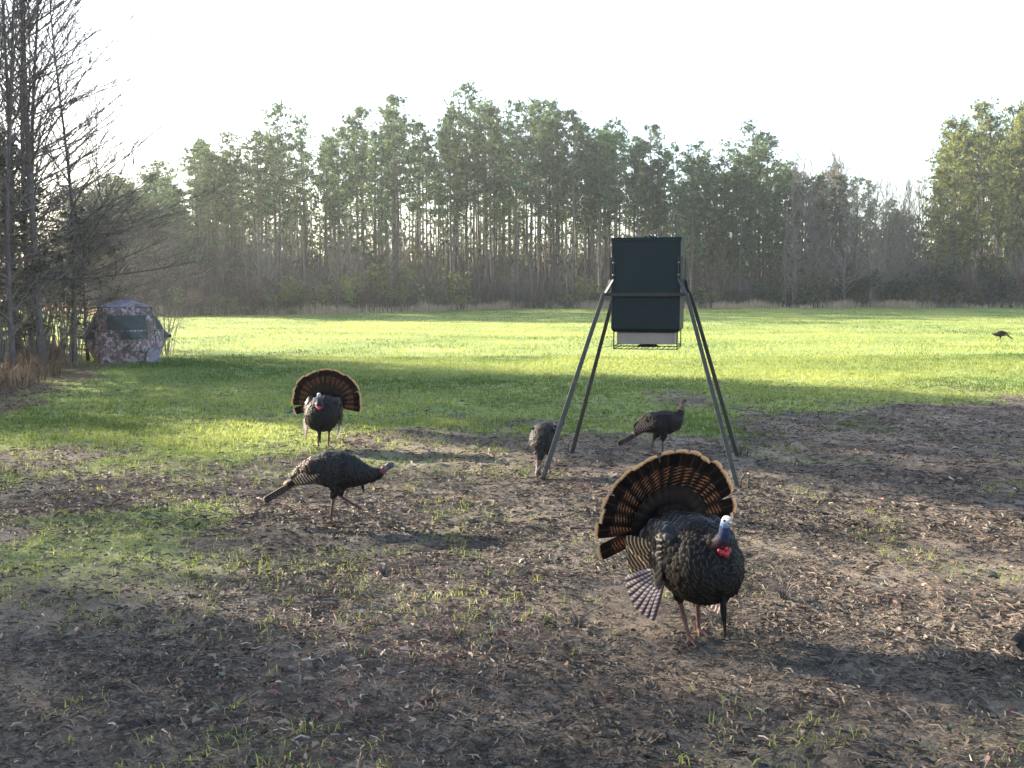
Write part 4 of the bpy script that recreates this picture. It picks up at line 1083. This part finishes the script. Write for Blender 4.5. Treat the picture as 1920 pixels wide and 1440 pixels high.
def make_fold(pose, taild, seed, voxel=.006, beardL=0, wrist=(.10, .375), wdir=math.radians(7)):
    root = empty('turkey'); rr = random.Random(seed)
    out, co, _ = turkey_body(pose, voxel); link('body', out, root)
    hx, hz_ = pose['neck'][pose['headstart']][0], pose['neck'][pose['headstart']][1]
    r0 = pose['rings'][0]
    def reg(x, y, z):
        if z < .195: return None
        if (x - hx) ** 2 + (z - hz_) ** 2 < .03 ** 2 or (x > hx and abs(y) < .04) or (pose is stand and z > .47) or (pose is feed and x > .235): return None
        if x < r0[0] + .16 and z > pose['rings'][2][1] - .02: return ('rump', .045, .042, .022)
        return ('henbody', .038, .036, .019)
    for key, me_ in plumage(out, None, reg, seed).items():
        me_.materials.append(FM[key]); tag(link(key + '_feathers', me_, root), kind='stuff')
    td = Vector(taild).normalized(); tb = Vector((r0[0] + .06, 0, r0[1] + .02))
    for i in range(9):
        f = (i - 4) / 4; feather('tail_feather', ht, FM['hentail'], root, tb + Vector((0, f * .022, -.028 * abs(f) - .0008 * i)), td + Vector((0, f * .05, -.035 * abs(f))), (0, f * 1.6, 1))
    for i in range(5):
        f = (i - 2) / 2; feather('tail_covert', hrump, FM['rump'], root, tb + Vector((.0, f * .03, .02 - .008 * abs(f))), td + Vector((0, f * .1, .02)), (0, f * .5, 1))
    wx, wz = wrist
    for s_ in (-1, 1):
        wg = empty('wing'); wg.parent = root; rm = lambda a_: Vector((-math.cos(a_), 0, -math.sin(a_)))
        yb = s_ * .128
        for i in range(6): feather('primary_feather', hpf, FM['primary'], wg, (wx - .10, yb, wz - .022 - .006 * i), rm(wdir - .02 + .012 * i) + Vector((0, -s_ * .30, 0)), (0, s_, .2))
        for i in range(8):
            f = i / 7; feather('secondary_feather', hsf, FM['secondary'], wg, (wx - .10 - .012 * i, yb + s_ * .003 - s_ * .03 * (1 - f) ** 2, wz + .055 - .09 * f), rm(wdir + .02 + .05 * (1 - f)) + Vector((0, -s_ * .20, 0)), (0, s_, .25 + .6 * (1 - f)))
        for row in range(3):
            for i in range(6):
                f = i / 5; feather('wing_covert', hcv, FM['henbody'], wg, (wx + .01 - .055 * row, yb + s_ * (.006 + .002 * (2 - row)) - s_ * .02 * (1 - f) ** 2, wz + .065 - .115 * f), rm(wdir) + Vector((0, -s_ * .08, 0)), (0, s_, .2 + .5 * (1 - f)))
    nk = pose['neck']; h = nk[-3]; tpv = Vector((nk[-1][0] - nk[-2][0], 0, nk[-1][1] - nk[-2][1])).normalized()
    head_bits(root, (h[0], 0, h[1]), Vector((nk[-1][0], 0, nk[-1][1])) + tpv * .022, .022)
    if beardL: beard(root, (.215, 0, .275), beardL, .007, (.1, 0, -1))
    return root

def put(root, x, y, rz, s_, label, group='turkeys round the feeder'):
    root.location = (x, y, hz(x, y)); root.rotation_euler = (0, 0, math.radians(rz)); root.scale = (s_, s_, s_); tag(root, label, 'turkey', group); return root
T1 = make_strut(1); T2 = copy_tree(T1); T2r = T2
put(T1, .845, 4.50, -68, 1.0, 'large strutting male turkey with fanned tan-tipped tail in the foreground')
put(T2, -2.00, 10.35, -88, .96, 'smaller strutting male turkey with fanned tail facing the camera on the grass')
W1 = make_fold(walk, (-.88, 0, -.47), 21, .006, .06); put(W1, -1.28, 6.88, 2, 1.02, 'dark turkey walking right with lowered head and one foot raised')
W2 = copy_tree(W1); put(W2, 2.47, 4.12, 25, 1.0, 'turkey leaving at the right edge of the picture, only its dark tail showing')
S1 = make_fold(stand, (-.90, 0, -.43), 22, .006, 0, (.08, .375), math.radians(14)); put(S1, 1.50, 9.90, 3, 1.0, 'slim turkey standing with raised head between the feeder legs')
D1 = make_fold(feed, (-.97, 0, .10), 23, .007, 0, (.07, .40), math.radians(4)); put(D1, .295, 8.95, -105, .93, 'grey-backed turkey pecking at the ground behind the front left feeder leg')
D2 = copy_tree(W1); put(D2, 17.9, 36.0, 176, .85, 'tiny distant turkey feeding alone far out in the sunny field')
print('turkeys done')

# two dry clumps in the foreground
tuftm = stems_mesh(400, .12, .10, 34, .0022, .1, 0)
for x, y, s_, lb in ((.33, 4.72, 1.1, 'dry wiry grass clump on the soil left of the big turkey'), (1.46, 5.15, 1.3, 'dark dry weed clump on the soil right of the big turkey'), (-.75, 5.6, .8, 'small dry clump between the walking turkey and the camera')):
    o = link('dry_clump', tuftm, None, M_sedge if s_ == 0 else M_twig); o.location = (x, y, hz(x, y)); o.scale = (s_,) * 3; o.rotation_euler.z = x; tag(o, lb, 'grass clump')

# ------------------------------------------------------------------ morning haze
HZ = True
if HZ:
    b = MB(); b.box(-260, 260, -75, 305, -2.5, 36)
    hm = bpy.data.materials.new('haze'); hm.use_nodes = True; ht_ = hm.node_tree; ht_.nodes.remove(ht_.nodes['Principled BSDF'])
    pv_ = ht_.nodes.new('ShaderNodeVolumePrincipled'); pv_.inputs['Density'].default_value = .0005; pv_.inputs['Color'].default_value = (.93, .96, 1, 1); pv_.inputs['Anisotropy'].default_value = .55
    ht_.links.new(pv_.outputs[0], ht_.nodes['Material Output'].inputs['Volume'])
    tag(b.build('haze', hm), 'thin morning haze over the whole field', None, None, 'stuff')
